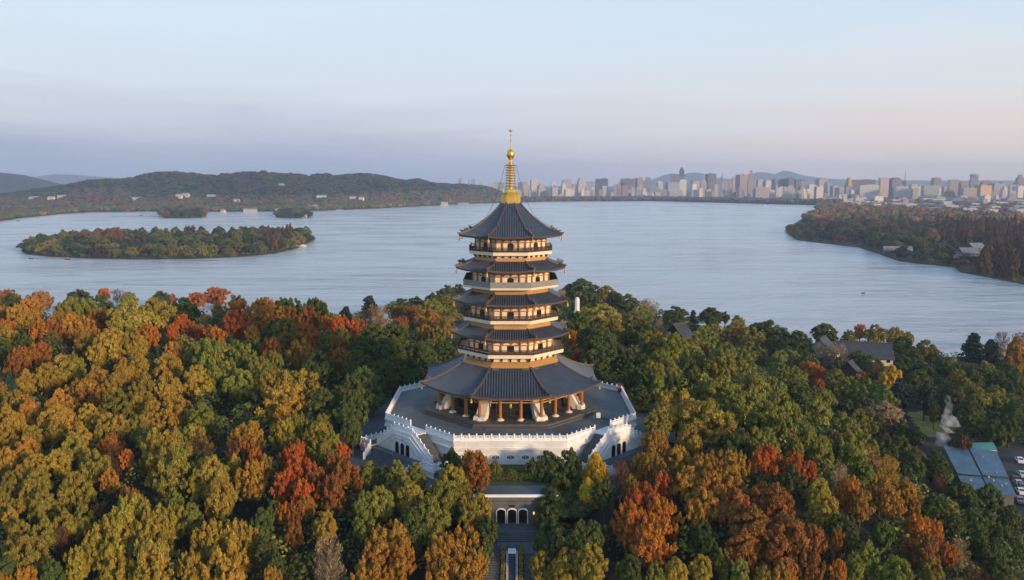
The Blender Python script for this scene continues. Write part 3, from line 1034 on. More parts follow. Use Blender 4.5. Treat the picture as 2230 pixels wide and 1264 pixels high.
def stair_side(k, mir):
    """twin stair with a three-door portal in front of side k; mir = +1 when +s runs towards the front side"""
    Q = lambda s, n_, z: opt(k, AT + 0.45 + n_, s * mir, z)
    LND, RUN, W = 3.0, 9.0, 3.1     # half landing, end of the flights, stair width
    ZG = ZPL - 0.02
    def hexq(mb, s0, s1, n0, n1, z0, z1a, z1b):
        pts_b = [Q(s0, n1, z0), Q(s1, n1, z0), Q(s1, n0, z0), Q(s0, n0, z0)]
        pts_t = [Q(s0, n1, z1a), Q(s1, n1, z1b), Q(s1, n0, z1b), Q(s0, n0, z1a)]
        mb.hexa(pts_b, pts_t)
    # portal wall: sloping shoulders
    pw = MB()
    hexq(pw, -LND, LND, W, W + 0.7, ZG, ZD + 0.25, ZD + 0.25)
    hexq(pw, -LND, LND, 0.0, W, ZG, ZD - 0.02, ZD - 0.02)
    for sg in (-1, 1):
        a, b_ = sg * LND, sg * RUN
        hexq(pw, min(a, b_), max(a, b_), W, W + 0.7, ZG, (ZPL + 0.55) if sg < 0 else ZD + 0.25, ZD + 0.25 if sg < 0 else ZPL + 0.55)
    po_ = obj('stair_portal', pw, M['marble_wall'], terrace)
    # moulding following the shoulders
    ml = MB()
    prof = [(-RUN, ZPL - 0.25), (-LND + 0.5, ZD - 0.65), (LND - 0.5, ZD - 0.65), (RUN, ZPL - 0.25)]
    for (s0, z0), (s1, z1) in zip(prof, prof[1:]):
        ml.beam(Q(s0, W + 0.76, z0), Q(s1, W + 0.76, z1), 0.14, 0.22)
    prof2 = [(-LND - 2.0, ZPL + 0.9), (-LND + 0.8, ZD - 1.35), (LND - 0.8, ZD - 1.35), (LND + 2.0, ZPL + 0.9)]
    for (s0, z0), (s1, z1) in zip(prof2, prof2[1:]):
        ml.beam(Q(s0, W + 0.74, z0), Q(s1, W + 0.74, z1), 0.1, 0.12)
    obj('moulding', ml, M['marble'], po_)
    pl = MB()
    pl.add([Q(-0.4, W + 0.72, ZPL + 2.95), Q(0.4, W + 0.72, ZPL + 2.95), Q(0.4, W + 0.72, ZPL + 3.3), Q(-0.4, W + 0.72, ZPL + 3.3)], [(0, 1, 2, 3), (3, 2, 1, 0)])
    obj('plaque', pl, M['dark'], po_)
    for c in (-1.75, 0, 1.75):
        dm = MB()
        pr_ = [(c - 0.62, ZPL), (c + 0.62, ZPL), (c + 0.62, ZPL + 2.0), (c + 0.35, ZPL + 2.3), (c, ZPL + 2.42), (c - 0.35, ZPL + 2.3), (c - 0.62, ZPL + 2.0)]
        fr_ = [Q(x, W + 0.73, z) for x, z in pr_]
        dm.add(fr_, [tuple(range(7)), tuple(reversed(range(7)))])
        do = obj('doorway', dm, M['dark'], po_)
        fm = MB()
        for x in (c - 0.74, c + 0.74):
            fm.beam(Q(x, W + 0.70, ZPL), Q(x + 0.12, W + 0.70, ZPL), 0.3, 2.2)
        obj('jamb', fm, M['marble'], do)
    # flights
    for sg in (-1, 1):
        sm_ = MB()
        nstep = 26
        for i in range(nstep):
            s0 = sg * (LND + (RUN - LND) * i / nstep); s1 = sg * (LND + (RUN - LND) * (i + 1) / nstep)
            zt = ZD - (ZD - ZPL - 0.1) * (i + 1) / nstep
            hexq(sm_, min(s0, s1), max(s0, s1), 0.3, W - 0.02, ZG, zt, zt)
        obj('flight', sm_, M['step'], terrace)
        balustrade(Q(sg * LND, W + 0.35, ZD + 0.25), Q(sg * RUN, W + 0.35, ZPL + 0.55), terrace, posts=(True, True))
        # foot platform with its own parapet
        fp = MB()
        e0, e1 = sg * RUN, sg * (RUN + 3.2)
        zlow = ZPL - 3.4
        hexq(fp, min(e0, e1), max(e0, e1), -0.6 if sg < 0 else 0.3, W + 2.6, zlow, ZPL + 0.12, ZPL + 0.12)
        hexq(fp, min(e0 + sg * 0.0, e1 + sg * 0.25), max(e0, e1 + sg * 0.25), 0.2, W + 2.85, ZPL - 0.35, ZPL - 0.1, ZPL - 0.1)
        obj('foot_platform', fp, M['marble_wall'], terrace)
        tp = MB()
        hexq(tp, min(e0, e1) + 0.25, max(e0, e1) - 0.25, 0.35, W + 2.3, ZPL + 0.1, ZPL + 0.135, ZPL + 0.135)
        obj('platform_paving', tp, M['step'], terrace)
        ee = sg * (RUN + 3.0)
        balustrade(Q(ee, 0.4, ZPL + 0.12), Q(ee, W + 2.4, ZPL + 0.12), terrace, posts=(True, True))
        balustrade(Q(ee, W + 2.4, ZPL + 0.12), Q(sg * (RUN - 0.2), W + 2.4, ZPL + 0.12), terrace, posts=(False, True))
        # low wing wall that runs down beside the outer steps
        balustrade(Q(sg * (RUN - 0.2), W + 2.4, ZPL + 0.1), Q(sg * (RUN - 2.6), W + 5.8, ZPL - 1.3), terrace, posts=(False, True), spacing=1.6)
        wb = MB()
        wb.beam(Q(sg * (RUN - 0.2), W + 2.4, ZPL - 1.6), Q(sg * (RUN - 2.6), W + 5.8, ZPL - 2.6), 0.45, 1.68 if True else 1)
        obj('wing_wall', wb, M['marble_wall'], terrace)
    balustrade(Q(-LND, W + 0.35, ZD + 0.25), Q(LND, W + 0.35, ZD + 0.25), terrace, posts=(False, False))
    # outer steps
    os_ = MB()
    for i in range(10):
        z = ZPL - 0.02 - 0.15 * i
        hexq(os_, -RUN + 2.2, RUN - 2.2, W + 0.75 if i == 0 else W + 2.2 + 0.36 * i, W + 2.2 + 0.36 * (i + 1), ZPL - 2.6, z, z)
    obj('outer_steps', os_, M['step'], terrace)
stair_side(7, 1)
stair_side(1, -1)

# ================================================================ TREES
def leaf_mesh(name, quads, tints, core=None):
    """quads: (N,4,3) array; tints: (N,2) leaf value and clump hue in 0..1"""
    n = len(quads)
    v = quads.reshape(-1, 3).astype(np.float32)
    me = bpy.data.meshes.new(name)
    me.vertices.add(n * 4); me.vertices.foreach_set('co', v.ravel())
    me.loops.add(n * 4); me.loops.foreach_set('vertex_index', np.arange(n * 4, dtype=np.int32))
    me.polygons.add(n); me.polygons.foreach_set('loop_start', np.arange(0, n * 4, 4, dtype=np.int32))
    try:
        me.polygons.foreach_set('loop_total', np.full(n, 4, dtype=np.int32))
    except Exception:
        pass
    a = me.attributes.new('tint', 'FLOAT_COLOR', 'POINT')
    c = np.ones((n, 4, 4), dtype=np.float32)
    c[:, :, 0] = tints[:, None, 0]; c[:, :, 1] = tints[:, None, 1]; c[:, :, 2] = 0
    a.data.foreach_set('color', c.ravel())
    me.update(calc_edges=True)
    me.validate()
    me.materials.append(M['leaf'])
    return me

def puff_leaves(rng, c, r, n, size, up=0.35, asp=0.65, jit=0.55):
    """leaf clump: n small leaves on an ellipsoid of radii r round c"""
    d = rng.normal(size=(n, 3)); d[:, 2] += up
    d /= np.linalg.norm(d, axis=1)[:, None]
    rad = rng.uniform(0.72, 1.06, size=(n, 1))
    p = np.array(c) + d * np.array(r) * rad
    nn = d / np.array(r) * min(r) + rng.normal(size=(n, 3)) * jit
    nn /= np.linalg.norm(nn, axis=1)[:, None]
    t = np.cross(nn, rng.normal(size=(n, 3))); t /= np.linalg.norm(t, axis=1)[:, None]
    b_ = np.cross(nn, t)
    s = size * rng.uniform(0.6, 1.35, size=(n, 1))
    q = np.stack([p - t * s, p - b_ * s * asp, p + t * s, p + b_ * s * asp], axis=1)
    val = np.clip(0.45 + rng.normal(size=n) * 0.17, 0, 1)
    return q, val

def crown_mesh(kind, seed, dens=1.0):
    """crown in unit space: radius about 1, from z = 0 (lowest leaves) to z = 1 (top)"""
    rng = np.random.default_rng(seed)
    Q, T = [], []
    def put(c, r, n, size, hue=None, core=True, **k):
        q, v = puff_leaves(rng, c, r, int(n * dens), size / math.sqrt(dens), **k)
        Q.append(q)
        h_ = np.full(len(v), np.clip(rng.normal(0.5, 0.25), 0, 1) if hue is None else hue)
        vv = v + np.clip(rng.normal(0, 0.07), -.12, .12)
        T.append(np.stack([np.clip(vv, 0, 1), h_], axis=1))
        if core:               # solid hull added inside the clump to block light and darken the gaps
            nu, zz = 6, np.array([-0.95, -0.3, 0.45, 0.95])
            rr_ = np.sqrt(1 - zz ** 2) * 0.70
            an = np.arange(nu + 1) * (2 * math.pi / nu) + rng.uniform(0, 1)
            g = np.stack([rr_[:, None] * np.cos(an), rr_[:, None] * np.sin(an), np.repeat(zz[:, None] * 0.7, nu + 1, 1)], axis=2) * np.array(r) + np.array(c)
            qs = [(g[j, i], g[j, i + 1], g[j + 1, i + 1], g[j + 1, i]) for j in range(3) for i in range(nu)]
            qs.append((g[3, 0], g[3, 2], g[3, 3], g[3, 5]))
            Q.append(np.array(qs)); T.append(np.tile(np.array([[0.4, h_[0]]]), (len(qs), 1)))
    if kind == 'round':        # camphor and oak like: rounded puffs over several merging domes
        nl = int(rng.integers(4, 7))
        a0 = rng.uniform(0, 6.28)
        lobes = [(0.0, 0.0, 0.52, rng.uniform(.50, .62), 0.44)]
        for i in range(nl):
            a = a0 + 6.28 * i / nl + rng.uniform(-.35, .35); d = rng.uniform(.36, .56)
            lobes.append((d * math.cos(a), d * math.sin(a), rng.uniform(.34, .52), rng.uniform(.34, .50), rng.uniform(.26, .40)))
        for (lx, ly, lz, lr, lh) in lobes:
            N = int(26 * (lr / 0.45) ** 2)
            for i in range(N):
                z = 1 - rng.uniform(0, 1.28)
                th = rng.uniform(0, 6.28)
                rr_ = math.sqrt(max(0, 1 - z * z)); k = rng.uniform(.82, 1.02)
                c = (lx + rr_ * math.cos(th) * lr * k, ly + rr_ * math.sin(th) * lr * k, lz + z * lh * k)
                if any((c[0] - x) ** 2 + (c[1] - y) ** 2 < (r * .8) ** 2 and c[2] < zz + hh * .55 for x, y, zz, r, hh in lobes if x != lx):
                    continue
                pr = rng.uniform(0.095, 0.185)
                put(c, (pr, pr, pr * 0.46), 88, 0.030, up=0.55)
        for i in range(14):
            a, rr_ = rng.uniform(0, 6.28), rng.uniform(0, 0.6)
            put((rr_ * math.cos(a), rr_ * math.sin(a), rng.uniform(.2, .5)), (0.32, 0.32, 0.2), 50, 0.07)
    elif kind == 'flame':      # maple and sweetgum like: upright pointed sprays
        N = 96
        for i in range(N):
            h_ = rng.beta(1.5, 1.3)
            z = 0.08 + 0.80 * h_
            env = (math.sin(math.pi * min(1, (0.10 + 0.78 * (1 - h_))))) ** 0.75
            th = i * 2.39996 + rng.uniform(-1, 1)
            rr_ = env * rng.uniform(0.45, 0.98) * (1 + 0.2 * math.sin(3 * th + seed))
            c = (rr_ * math.cos(th), rr_ * math.sin(th), z)
            pr = rng.uniform(0.10, 0.18)
            put(c, (pr, pr, pr * 0.42), 80, 0.031, up=0.45, asp=0.6)
            put((c[0] * 1.05, c[1] * 1.05, c[2] + pr * 0.42), (pr * 0.45, pr * 0.45, pr * 0.30), 30, 0.027, up=0.5, core=False)
        for i in range(12):
            a, rr_ = rng.uniform(0, 6.28), rng.uniform(0, 0.5)
            put((rr_ * math.cos(a), rr_ * math.sin(a), rng.uniform(.2, .7)), (0.26, 0.26, 0.16), 45, 0.07)
    elif kind == 'cone':       # ginkgo and redwood like
        N = 90
        for i in range(N):
            h_ = (i + 0.5) / N
            z = 0.04 + 0.93 * h_
            env = (1 - h_) ** 0.75 * (0.75 + 0.25 * min(1, h_ * 6)) + 0.04
            th = i * 2.39996 + rng.uniform(-.4, .4)
            rr_ = env * rng.uniform(0.55, 1.0)
            pr = 0.10 + 0.17 * env * rng.uniform(.7, 1.2)
            put((rr_ * math.cos(th), rr_ * math.sin(th), z), (pr, pr, pr * 0.5), 70, 0.045, up=0.2)
    elif kind == 'layered':    # cedar and pine like: flat pads
        for i in range(13):
            h_ = (i + 0.5) / 13
            env = (1 - h_) ** 0.6 * 0.95 + 0.06
            for j in range(6):
                th = rng.uniform(0, 6.28)
                rr_ = env * rng.uniform(0.2, 0.85)
                pr = rng.uniform(0.22, 0.36) * (0.4 + 0.6 * env)
                put((rr_ * math.cos(th), rr_ * math.sin(th), 0.06 + 0.9 * h_), (pr, pr, 0.035), 75, 0.05, up=0.5, jit=0.35)
    elif kind == 'sparse':     # nearly bare: thin scatter of leaves and fine twigs
        for i in range(46):
            th, u = rng.uniform(0, 6.28), rng.uniform(0.25, 1)
            z = rng.uniform(0.15, 0.97)
            env = math.sin(math.pi * (0.18 + 0.74 * (1 - z))) ** 0.7
            put((env * u * math.cos(th), env * u * math.sin(th), z), (0.17, 0.17, 0.12), 26, 0.030, jit=1.0, core=False)
        n = 240
        a = rng.uniform(0, 6.28, n); u = rng.uniform(0.3, 1.0, n); z1 = rng.uniform(0.25, 1.0, n)
        env = np.sin(np.pi * (0.18 + 0.74 * (1 - z1))) ** 0.7
        p1 = np.stack([env * u * np.cos(a), env * u * np.sin(a), z1], axis=1)
        p0 = p1 * np.array([0.45, 0.45, 1.0]) - np.array([0, 0, 0.20])
        side = np.cross(p1 - p0, rng.normal(size=(n, 3))); side /= np.linalg.norm(side, axis=1)[:, None]
        s = side * 0.009
        Q.append(np.stack([p0 - s, p0 + s, p1 + s * .4, p1 - s * .4], axis=1))
        T.append(np.stack([np.full(n, 0.4), np.full(n, 0.5)], axis=1))
    return leaf_mesh('crown', np.concatenate(Q), np.concatenate(T))

KINDS = {'B': 'round', 'F': 'flame', 'C': 'cone', 'P': 'layered', 'S': 'sparse'}
PROTO = {}
for kk, nn_, nv_ in (('B', 'round', 6), ('F', 'flame', 5), ('C', 'cone', 3), ('P', 'layered', 2), ('S', 'sparse', 2)):
    PROTO[kk] = [crown_mesh(nn_, 11 * i + ord(kk)) for i in range(nv_)]
LOW = {}
for kk, nn_, nv_ in (('B', 'round', 4), ('F', 'flame', 3), ('C', 'cone', 3), ('P', 'layered', 1)):
    LOW[kk] = [crown_mesh(nn_, 7 * i + 3 + ord(kk), 0.30) for i in range(nv_)]

def trunk_mesh(seed):
    rng = random.Random(seed)
    mb = MB()
    mb.tube([(0, 0, -0.12), (0.02, 0.01, 0.3), (-0.01, 0.02, 0.6), (0.01, 0, 0.88)], [0.040, 0.030, 0.022, 0.008], 8)
    for i in range(6):
        a = i * 1.05 + rng.uniform(-.3, .3); z = 0.28 + 0.07 * i; L = rng.uniform(.16, .28)
        mb.tube([(0, 0, z), (L * .5 * math.cos(a), L * .5 * math.sin(a), z + .10), (L * math.cos(a), L * math.sin(a), z + .24)], [0.018, 0.012, 0.004], 5)
    return mesh_of('trunk', mb, M['bark'], smooth=True)
TRUNKS = [trunk_mesh(i) for i in range(3)]

# leaf colours (albedo) and the words for them
COL = {
    'g': ((0.072, 0.100, 0.025), 'dark green'), 'G': ((0.185, 0.195, 0.034), 'green'), 'o': ((0.20, 0.168, 0.030), 'olive'),
    'l': ((0.29, 0.22, 0.034), 'lime'), 'y': ((0.315, 0.212, 0.034), 'golden'), 'Y': ((0.56, 0.34, 0.03), 'bright yellow'),
    'a': ((0.345, 0.178, 0.030), 'amber'), 'r': ((0.42, 0.140, 0.023), 'orange'), 'R': ((0.40, 0.098, 0.022), 'scarlet'),
    'b': ((0.25, 0.098, 0.024), 'rusty'), 'd': ((0.10, 0.045, 0.030), 'maroon'), 't': ((0.022, 0.055, 0.042), 'blue green'),
    'w': ((0.26, 0.19, 0.115), 'pale brown'),
}
DEFKIND = {'g': 'B', 'G': 'B', 'o': 'B', 'l': 'B', 'y': 'B', 'Y': 'C', 'a': 'F', 'r': 'F', 'R': 'F', 'b': 'F', 'd': 'S', 't': 'P', 'w': 'S'}
SHAPE = {'B': 'round', 'F': 'pointed', 'C': 'conical', 'P': 'layered', 'S': 'thin'}
KNAME = {'B': 'deciduous_tree', 'F': 'maple_tree', 'C': 'ginkgo_tree', 'P': 'pine_tree', 'S': 'bare_tree'}

# trees on the pagoda's hill: x, top row, width (photo px), colour[+kind][@depth]
TREES = """
10,627,50,b 20,638,62,g 85,632,58,a 60,646,60,a 40,661,70,a 3,663,40,a 170,630,72,g 153,646,68,G 190,649,62,G 218,641,60,g 226,625,26,r
255,630,32,d 280,634,42,G 285,650,105,l 338,647,95,l 350,633,46,g 370,638,30,b 397,645,60,g 470,624,58,r 427,635,46,r 140,671,62,a 160,681,68,a
184,689,50,a 220,668,58,r 95,689,66,r 120,697,50,b 10,703,62,y 12,691,32,r 80,739,62,b 50,749,60,b 30,766,50,b 50,722,44,g 5,735,40,g 240,711,90,y 187,711,62,y
215,731,60,y 284,722,62,y 303,729,44,y 323,703,44,r 393,680,36,R 374,701,32,R 412,698,30,R 434,705,28,R 378,740,50,a 362,768,66,y 303,771,52,y
270,776,52,y 128,768,82,y 98,790,58,y 53,802,48,y 160,772,62,o 212,795,70,y 247,812,52,y 180,820,72,a 125,845,62,aB 312,815,64,o 362,811,62,y 428,791,78,y
20,808,34,t 6,829,36,y 30,846,72,o 474,661,28,a 512,673,68,R 466,705,46,r 515,643,46,g 517,653,46,r 572,648,76,a 575,644,28,b 616,647,56,g 640,648,52,g
628,663,42,b 670,664,46,b 690,645,58,gF 550,707,32,a 620,690,80,G 594,695,52,g 660,698,76,r 655,735,60,a 588,731,46,b 753,666,56,t 805,643,58,t 743,684,62,R 708,685,32,r
775,688,38,b 822,668,70,w 800,679,42,d 710,716,52,G 743,710,52,G 735,729,58,b 792,722,40,b 742,756,60,a 460,732,100,GF 525,744,62,GF 560,768,62,GF 593,762,44,GF 428,751,44,G
480,780,80,GF 520,802,68,G 560,800,50,g 590,800,80,yF 650,797,100,yF 625,830,120,yF 815,706,88,g 855,703,90,g 780,762,76,g 836,763,60,g 766,815,70,g 826,786,62,g 738,838,62,g
875,648,62,g 856,656,50,G 905,645,52,g 927,652,62,G 943,637,38,g 972,621,52,g 998,618,38,g 972,643,44,o 947,651,52,G 893,662,52,b 871,666,38,b 875,686,34,b
932,670,62,aB 976,687,52,y 925,704,34,a 951,706,44,o 920,742,70,g 965,738,60,g 890,775,60,g
15,880,72,y 42,855,52,aB 65,869,62,aB 120,875,82,y 192,877,62,y 252,846,92,o 298,860,52,y 333,870,62,y 381,860,72,y 232,897,62,y 257,904,52,y 120,910,52,y 170,923,62,y 157,941,82,o
298,900,52,o 70,925,54,y 10,923,72,y 56,950,72,aB 236,940,44,b 252,965,56,d 434,875,66,G 345,930,100,yF 405,917,100,oF 375,965,120,oF 276,976,30,r 350,980,70,a 432,925,28,r 435,950,62,d
120,978,62,y 72,985,62,y 202,975,78,o 10,972,54,y 20,1023,48,o 80,1020,72,o 160,1025,82,o 45,1011,62,o 238,1020,38,a 440,980,70,gF
55,1060,48,y 92,1065,72,o 8,1070,48,o 20,1104,40,y 98,1123,72,o 142,1107,62,o 180,1096,62,o 40,1130,72,o 52,1166,92,o 15,1208,62,g 215,1095,42,d 133,1147,38,d
282,1077,120,lF 330,1100,90,lF 375,1095,64,lF 235,1120,90,lF 200,1160,66,lF 165,1188,60,lF 245,1170,84,lF 330,1165,110,lF 280,1055,56,b 378,1065,40,G 416,1092,58,G 57,1228,54,a 4,1243,40,a 110,1215,60,g
460,990,90,l 508,986,34,l 430,1020,54,l 475,1040,80,l 455,1130,76,yF 505,1128,76,yF 415,1195,58,yF 540,1140,54,yF 490,1180,100,yF 570,1105,56,g 596,1088,34,g 581,1165,54,g 600,1200,46,g
540,915,72,a 530,945,60,b 505,960,44,d 555,975,40,r 548,1000,70,a 580,990,40,yF 640,955,62,R 655,985,90,R 620,1020,60,R 685,1010,60,b 745,960,34,R 730,985,60,b 755,1000,66,b 725,1030,80,b
620,905,60,lF 650,897,70,oF 690,915,60,lF 700,950,60,oF 720,935,50,G 618,1090,38,r 641,1088,42,b 665,1075,40,a 708,1110,54,l 710,1168,80,w 722,1212,72,w 590,1230,48,a 640,1130,40,b 660,1040,60,R
850,1130,90,aF 815,1165,90,aF 870,1170,80,aF 1010,1142,90,aF 960,1155,80,aF 985,1195,110,aF 1035,1190,60,aF 800,1210,80,aF
793,1066,60,G 825,1058,70,G 790,1110,60,G 805,1002,46,G 835,1008,44,g 862,1002,62,G 905,1006,56,G 880,1030,60,o 895,1046,70,l 945,1050,48,l 985,1010,76,l 1000,1040,66,o 1045,1073,54,l 935,1080,100,G
900,1104,84,g 1020,1092,62,o 1062,1123,56,g 1048,1152,64,g 985,975,54,gB@148 1036,973,74,bF@142 1078,1002,38,G@149 1192,981,46,gB@148 1240,974,66,gB@148 1160,997,42,gB@148 1207,1008,62,gB@147
1298,986,70,YC@147 1280,1042,58,YC@141 1222,1033,76,G@143 1212,1068,96,g@139 1245,1090,100,g@138 1200,1125,80,g 1262,1130,70,g 1180,1197,72,l 1235,1190,80,l 1290,1182,90,l
1268,607,78,g 1240,621,38,y 1320,621,48,o 1365,640,52,g 1287,636,62,g 1340,634,50,g 1408,652,56,w 1400,665,62,G 1470,667,66,g 1510,675,28,t 1547,669,54,g 1580,678,22,g 1607,686,34,G 1672,697,86,g
1310,662,88,l 1275,668,46,l 1246,684,38,o 1300,704,100,g 1330,690,70,o 1378,677,52,G 1352,683,42,g 1402,695,62,g 1436,694,28,w 1375,710,52,g 1412,720,52,G 1432,722,48,y 1470,723,62,G
1530,708,72,G 1503,702,44,g 1556,705,54,G 1602,700,62,y 1635,712,66,o 1533,748,26,b 1580,742,82,G 1570,762,82,o 1635,742,72,o 1612,758,72,G 1440,757,62,G 1510,750,62,G 1400,768,52,g
1420,783,72,G 1462,778,62,G 1498,775,62,g 1247,717,28,r 1258,757,38,b 1307,742,90,g 1342,744,70,g 1370,762,60,g 1435,815,44,G 1465,812,54,g 1573,818,90,G 1527,832,44,G 1643,812,62,G
1475,845,120,l 1540,868,120,l 1570,900,60,l 1500,920,70,l 1648,812,80,G 1527,830,52,G 1635,840,80,G 1695,848,80,G 1665,868,80,G 1597,850,62,G 1680,820,72,G 1733,795,62,G
1733,825,92,g 1785,842,62,G 1776,865,72,G 1710,900,62,G 1726,872,54,G 1765,785,62,r 1790,797,28,R 1783,822,26,R 1796,860,26,b 1642,925,62,G 1612,928,62,g 1673,928,48,G 1683,955,52,G
1756,918,54,G 1733,948,44,G 1786,948,62,G 1811,935,54,g 1427,963,44,a 1450,965,40,a 1480,968,54,a 1530,984,54,a 1562,978,54,a 1600,978,62,a 1670,965,66,R 1730,980,54,R 1763,1000,40,R
1446,1022,50,R 1400,1050,90,R 1440,1075,90,r 1375,1090,80,r 1420,1120,100,r 1500,1010,80,aB 1545,1020,90,aB 1590,1015,70,aB 1530,1060,80,aB 1600,1060,90,bB 1690,1050,90,bB 1640,1100,110,bB 1720,1115,110,bB
1620,1150,90,bB 1700,1170,100,bB 1660,1050,70,bB 1352,1007,50,d 1372,1032,44,o 1533,1126,54,g 1548,1165,50,g 1575,1193,50,G 1612,1216,54,G 1370,1207,62,g 1425,1225,54,G 1475,1214,62,l 1527,1207,54,l
1662,1230,48,o 1700,1230,62,aB 1318,1043,54,g 1786,1037,58,l 1797,1074,62,l 1850,1032,62,r 1877,1064,54,a 1920,1030,54,a 1943,1060,54,a 1935,993,62,yS 1975,1040,50,aB 1990,1078,40,a
1990,990,72,g 2050,995,62,g 2045,1033,40,d 2098,1048,72,g 2155,1053,64,g 2040,1073,80,g 2200,1100,62,g 2118,1110,64,g 2152,1112,62,g 2080,1115,54,g 2165,1182,82,g 2210,1167,54,g 2125,1230,62,d 2090,1175,44,w
2003,1115,62,r 2036,1128,44,r 2068,1180,44,r 2010,1150,82,b 1925,1130,48,g 1890,1175,64,G 1950,1210,82,G 1862,1200,48,G 1858,1155,44,g 1778,1138,54,b 1828,1148,40,b 1828,1215,40,r 1765,1190,62,b 2030,1210,60,o 2180,1225,60,g 2135,1160,56,g 2185,1145,56,g
1795,703,66,g 1873,704,28,r 1850,718,38,G 1908,705,54,o 1950,712,44,y 1977,722,30,y 1968,730,54,g 2018,738,54,o 1985,757,64,g 2122,724,64,t 2160,738,58,t 2182,725,40,d 2222,724,36,d 2216,734,62,aC
1825,750,58,w 1792,752,50,w 1870,763,50,g 1907,790,26,d 1942,793,54,YB@300 2022,800,54,g 2000,805,54,g 2090,803,62,o 2125,808,54,g 2175,806,58,g 2120,832,82,G 2170,836,64,G 2070,832,54,g 2216,820,54,g
1960,822,58,t 2018,835,50,t 2037,878,34,g 2115,868,72,g 2122,890,72,g 2170,912,54,g 1820,802,62,G 1890,823,62,G 1850,820,54,G 1925,837,54,G 1800,845,54,G 1940,855,44,G 1925,872,90,wB 1900,893,62,o
1830,895,62,G 1850,910,62,G 1790,873,50,G 1995,925,38,g 1815,935,54,G 1850,940,72,G 1792,948,54,G 1857,960,62,G 1890,942,54,G 1960,945,62,g 1930,952,54,g 1993,972,62,g 2040,978,54,g 1830,1010,44,w 1880,990,60,G 1935,1000,40,g
2095,946,60,dB@232 2215,870,60,g 2200,905,50,g
700,845,84,g 745,875,70,g 800,735,90,g 838,735,90,g 765,905,50,g 812,835,60,g 790,795,80,g 855,775,70,g 700,900,60,o 690,760,70,g 770,850,70,g
1375,790,60,g 1395,835,60,g 1398,880,50,o 1410,800,60,g 1260,677,40,g@296 1246,681,40,g@298 1272,676,46,g@300 1232,690,40,g@290
1750,742,60,g 1718,735,62,g 1700,760,62,G 1760,768,62,g 1690,728,60,g 1725,760,60,G 1740,720,60,g 1830,775,50,g 1960,790,60,g 1900,770,56,g 2060,775,40,g 2090,790,44,g 2140,790,60,g 2200,790,60,g
1010,1050,70,o@142 985,1062,80,G@140 1040,1090,70,G@137 1050,1120,70,g@134 960,1040,80,G 1195,1060,60,g@140 1255,1045,60,g@143 1190,1100,60,g@136 1225,1150,90,g 1290,1130,60,g
1430,890,70,o 1428,930,54,a@152 1362,1003,50,d@147 1398,985,56,a@147 1425,985,56,a@144 1845,868,60,g 1872,888,60,G 1884,862,56,g 1962,912,46,g 1850,1122,56,g 1826,1118,50,g 1700,790,60,G 1725,1010,56,g 1590,960,60,g 1010,1008,50,G@149 1240,1010,70,g@146 1180,1015,50,g@147
"""
PLACED = []                        # (x, y, radius) of every crown, for the undergrowth
LABELLED = []                      # (object, colour key, kind, px, py)
NAME_N = {}
def place_tree(px, py, wpx, key, kind, depth=None, hscale=1.0):
    rng = random.Random(int(px * 131 + py * 17))
    if depth is None:
        d = 92.0
        while d < 640:
            x, y, z = at_y(px, py, d)
            gz = ground(x, y)
            wm = wpx / FPX * d
            hh = min(18.0, max(6.5, 0.50 * wm + 7.2)) * (1.25 if kind in 'CP' else 1.0)
            if gz < -20.0 and d > 300:
                hh = max(hh, 12.0)
            if z <= gz + hh and math.hypot(x - CX, y - DC) > 33.0:
                break
            d += 0.5
    else:
        d = depth
        x, y, z = at_y(px, py, d)
        gz = ground(x, y)
        wm = wpx / FPX * d
    gz = ground(x, y)
    top = z - gz
    rad = max(1.2, wm / 2 * 1.04)
    top = max(2.5, min(top, 24))
    ch = {'B': min(top * 0.86, 1.9 * rad + 2.2), 'F': min(top * 0.90, 2.3 * rad + 1.5), 'C': top * 0.94, 'P': top * 0.82, 'S': min(top * 0.85, 2.4 * rad + 2)}[kind]
    root = bpy.data.objects.new('evergreen_tree' if kind == 'B' and key in 'gG' else KNAME[kind], None)
    root.empty_display_size = 0.5
    C.objects.link(root)
    root.location = (x, y, gz)
    col, word = COL[key]
    j = lambda s: 1 + rng.uniform(-s, s)
    v = j(0.16)
    cr = bpy.data.objects.new('crown', rng.choice(PROTO[kind]))
    C.objects.link(cr); cr.parent = root
    cr.location = (0, 0, top - ch)
    cr.scale = (rad * j(0.06), rad * j(0.06), ch)
    cr.rotation_euler = (0, 0, rng.uniform(0, 6.28))
    cr.color = (col[0] * v * j(0.08), col[1] * v * j(0.08), col[2] * v, 1)
    tk = bpy.data.objects.new('trunk', rng.choice(TRUNKS))
    C.objects.link(tk); tk.parent = root
    hs_ = top - 0.25 * ch
    tk.scale = (hs_ * 0.75, hs_ * 0.75, hs_)
    tk.rotation_euler = (0, 0, rng.uniform(0, 6.28))
    root['category'] = 'tree'
    PLACED.append((x, y, rad))
    LABELLED.append((root, key, kind, px, py))
    return root
for tok in TREES.split():
    dp = None
    if '@' in tok:
        tok, dp = tok.split('@'); dp = float(dp)
    a, b_, c, k_ = tok.split(',')
    key = k_[0]; kind = k_[1] if len(k_) > 1 else DEFKIND[key]
    place_tree(float(a), float(b_), float(c), key, kind, dp)

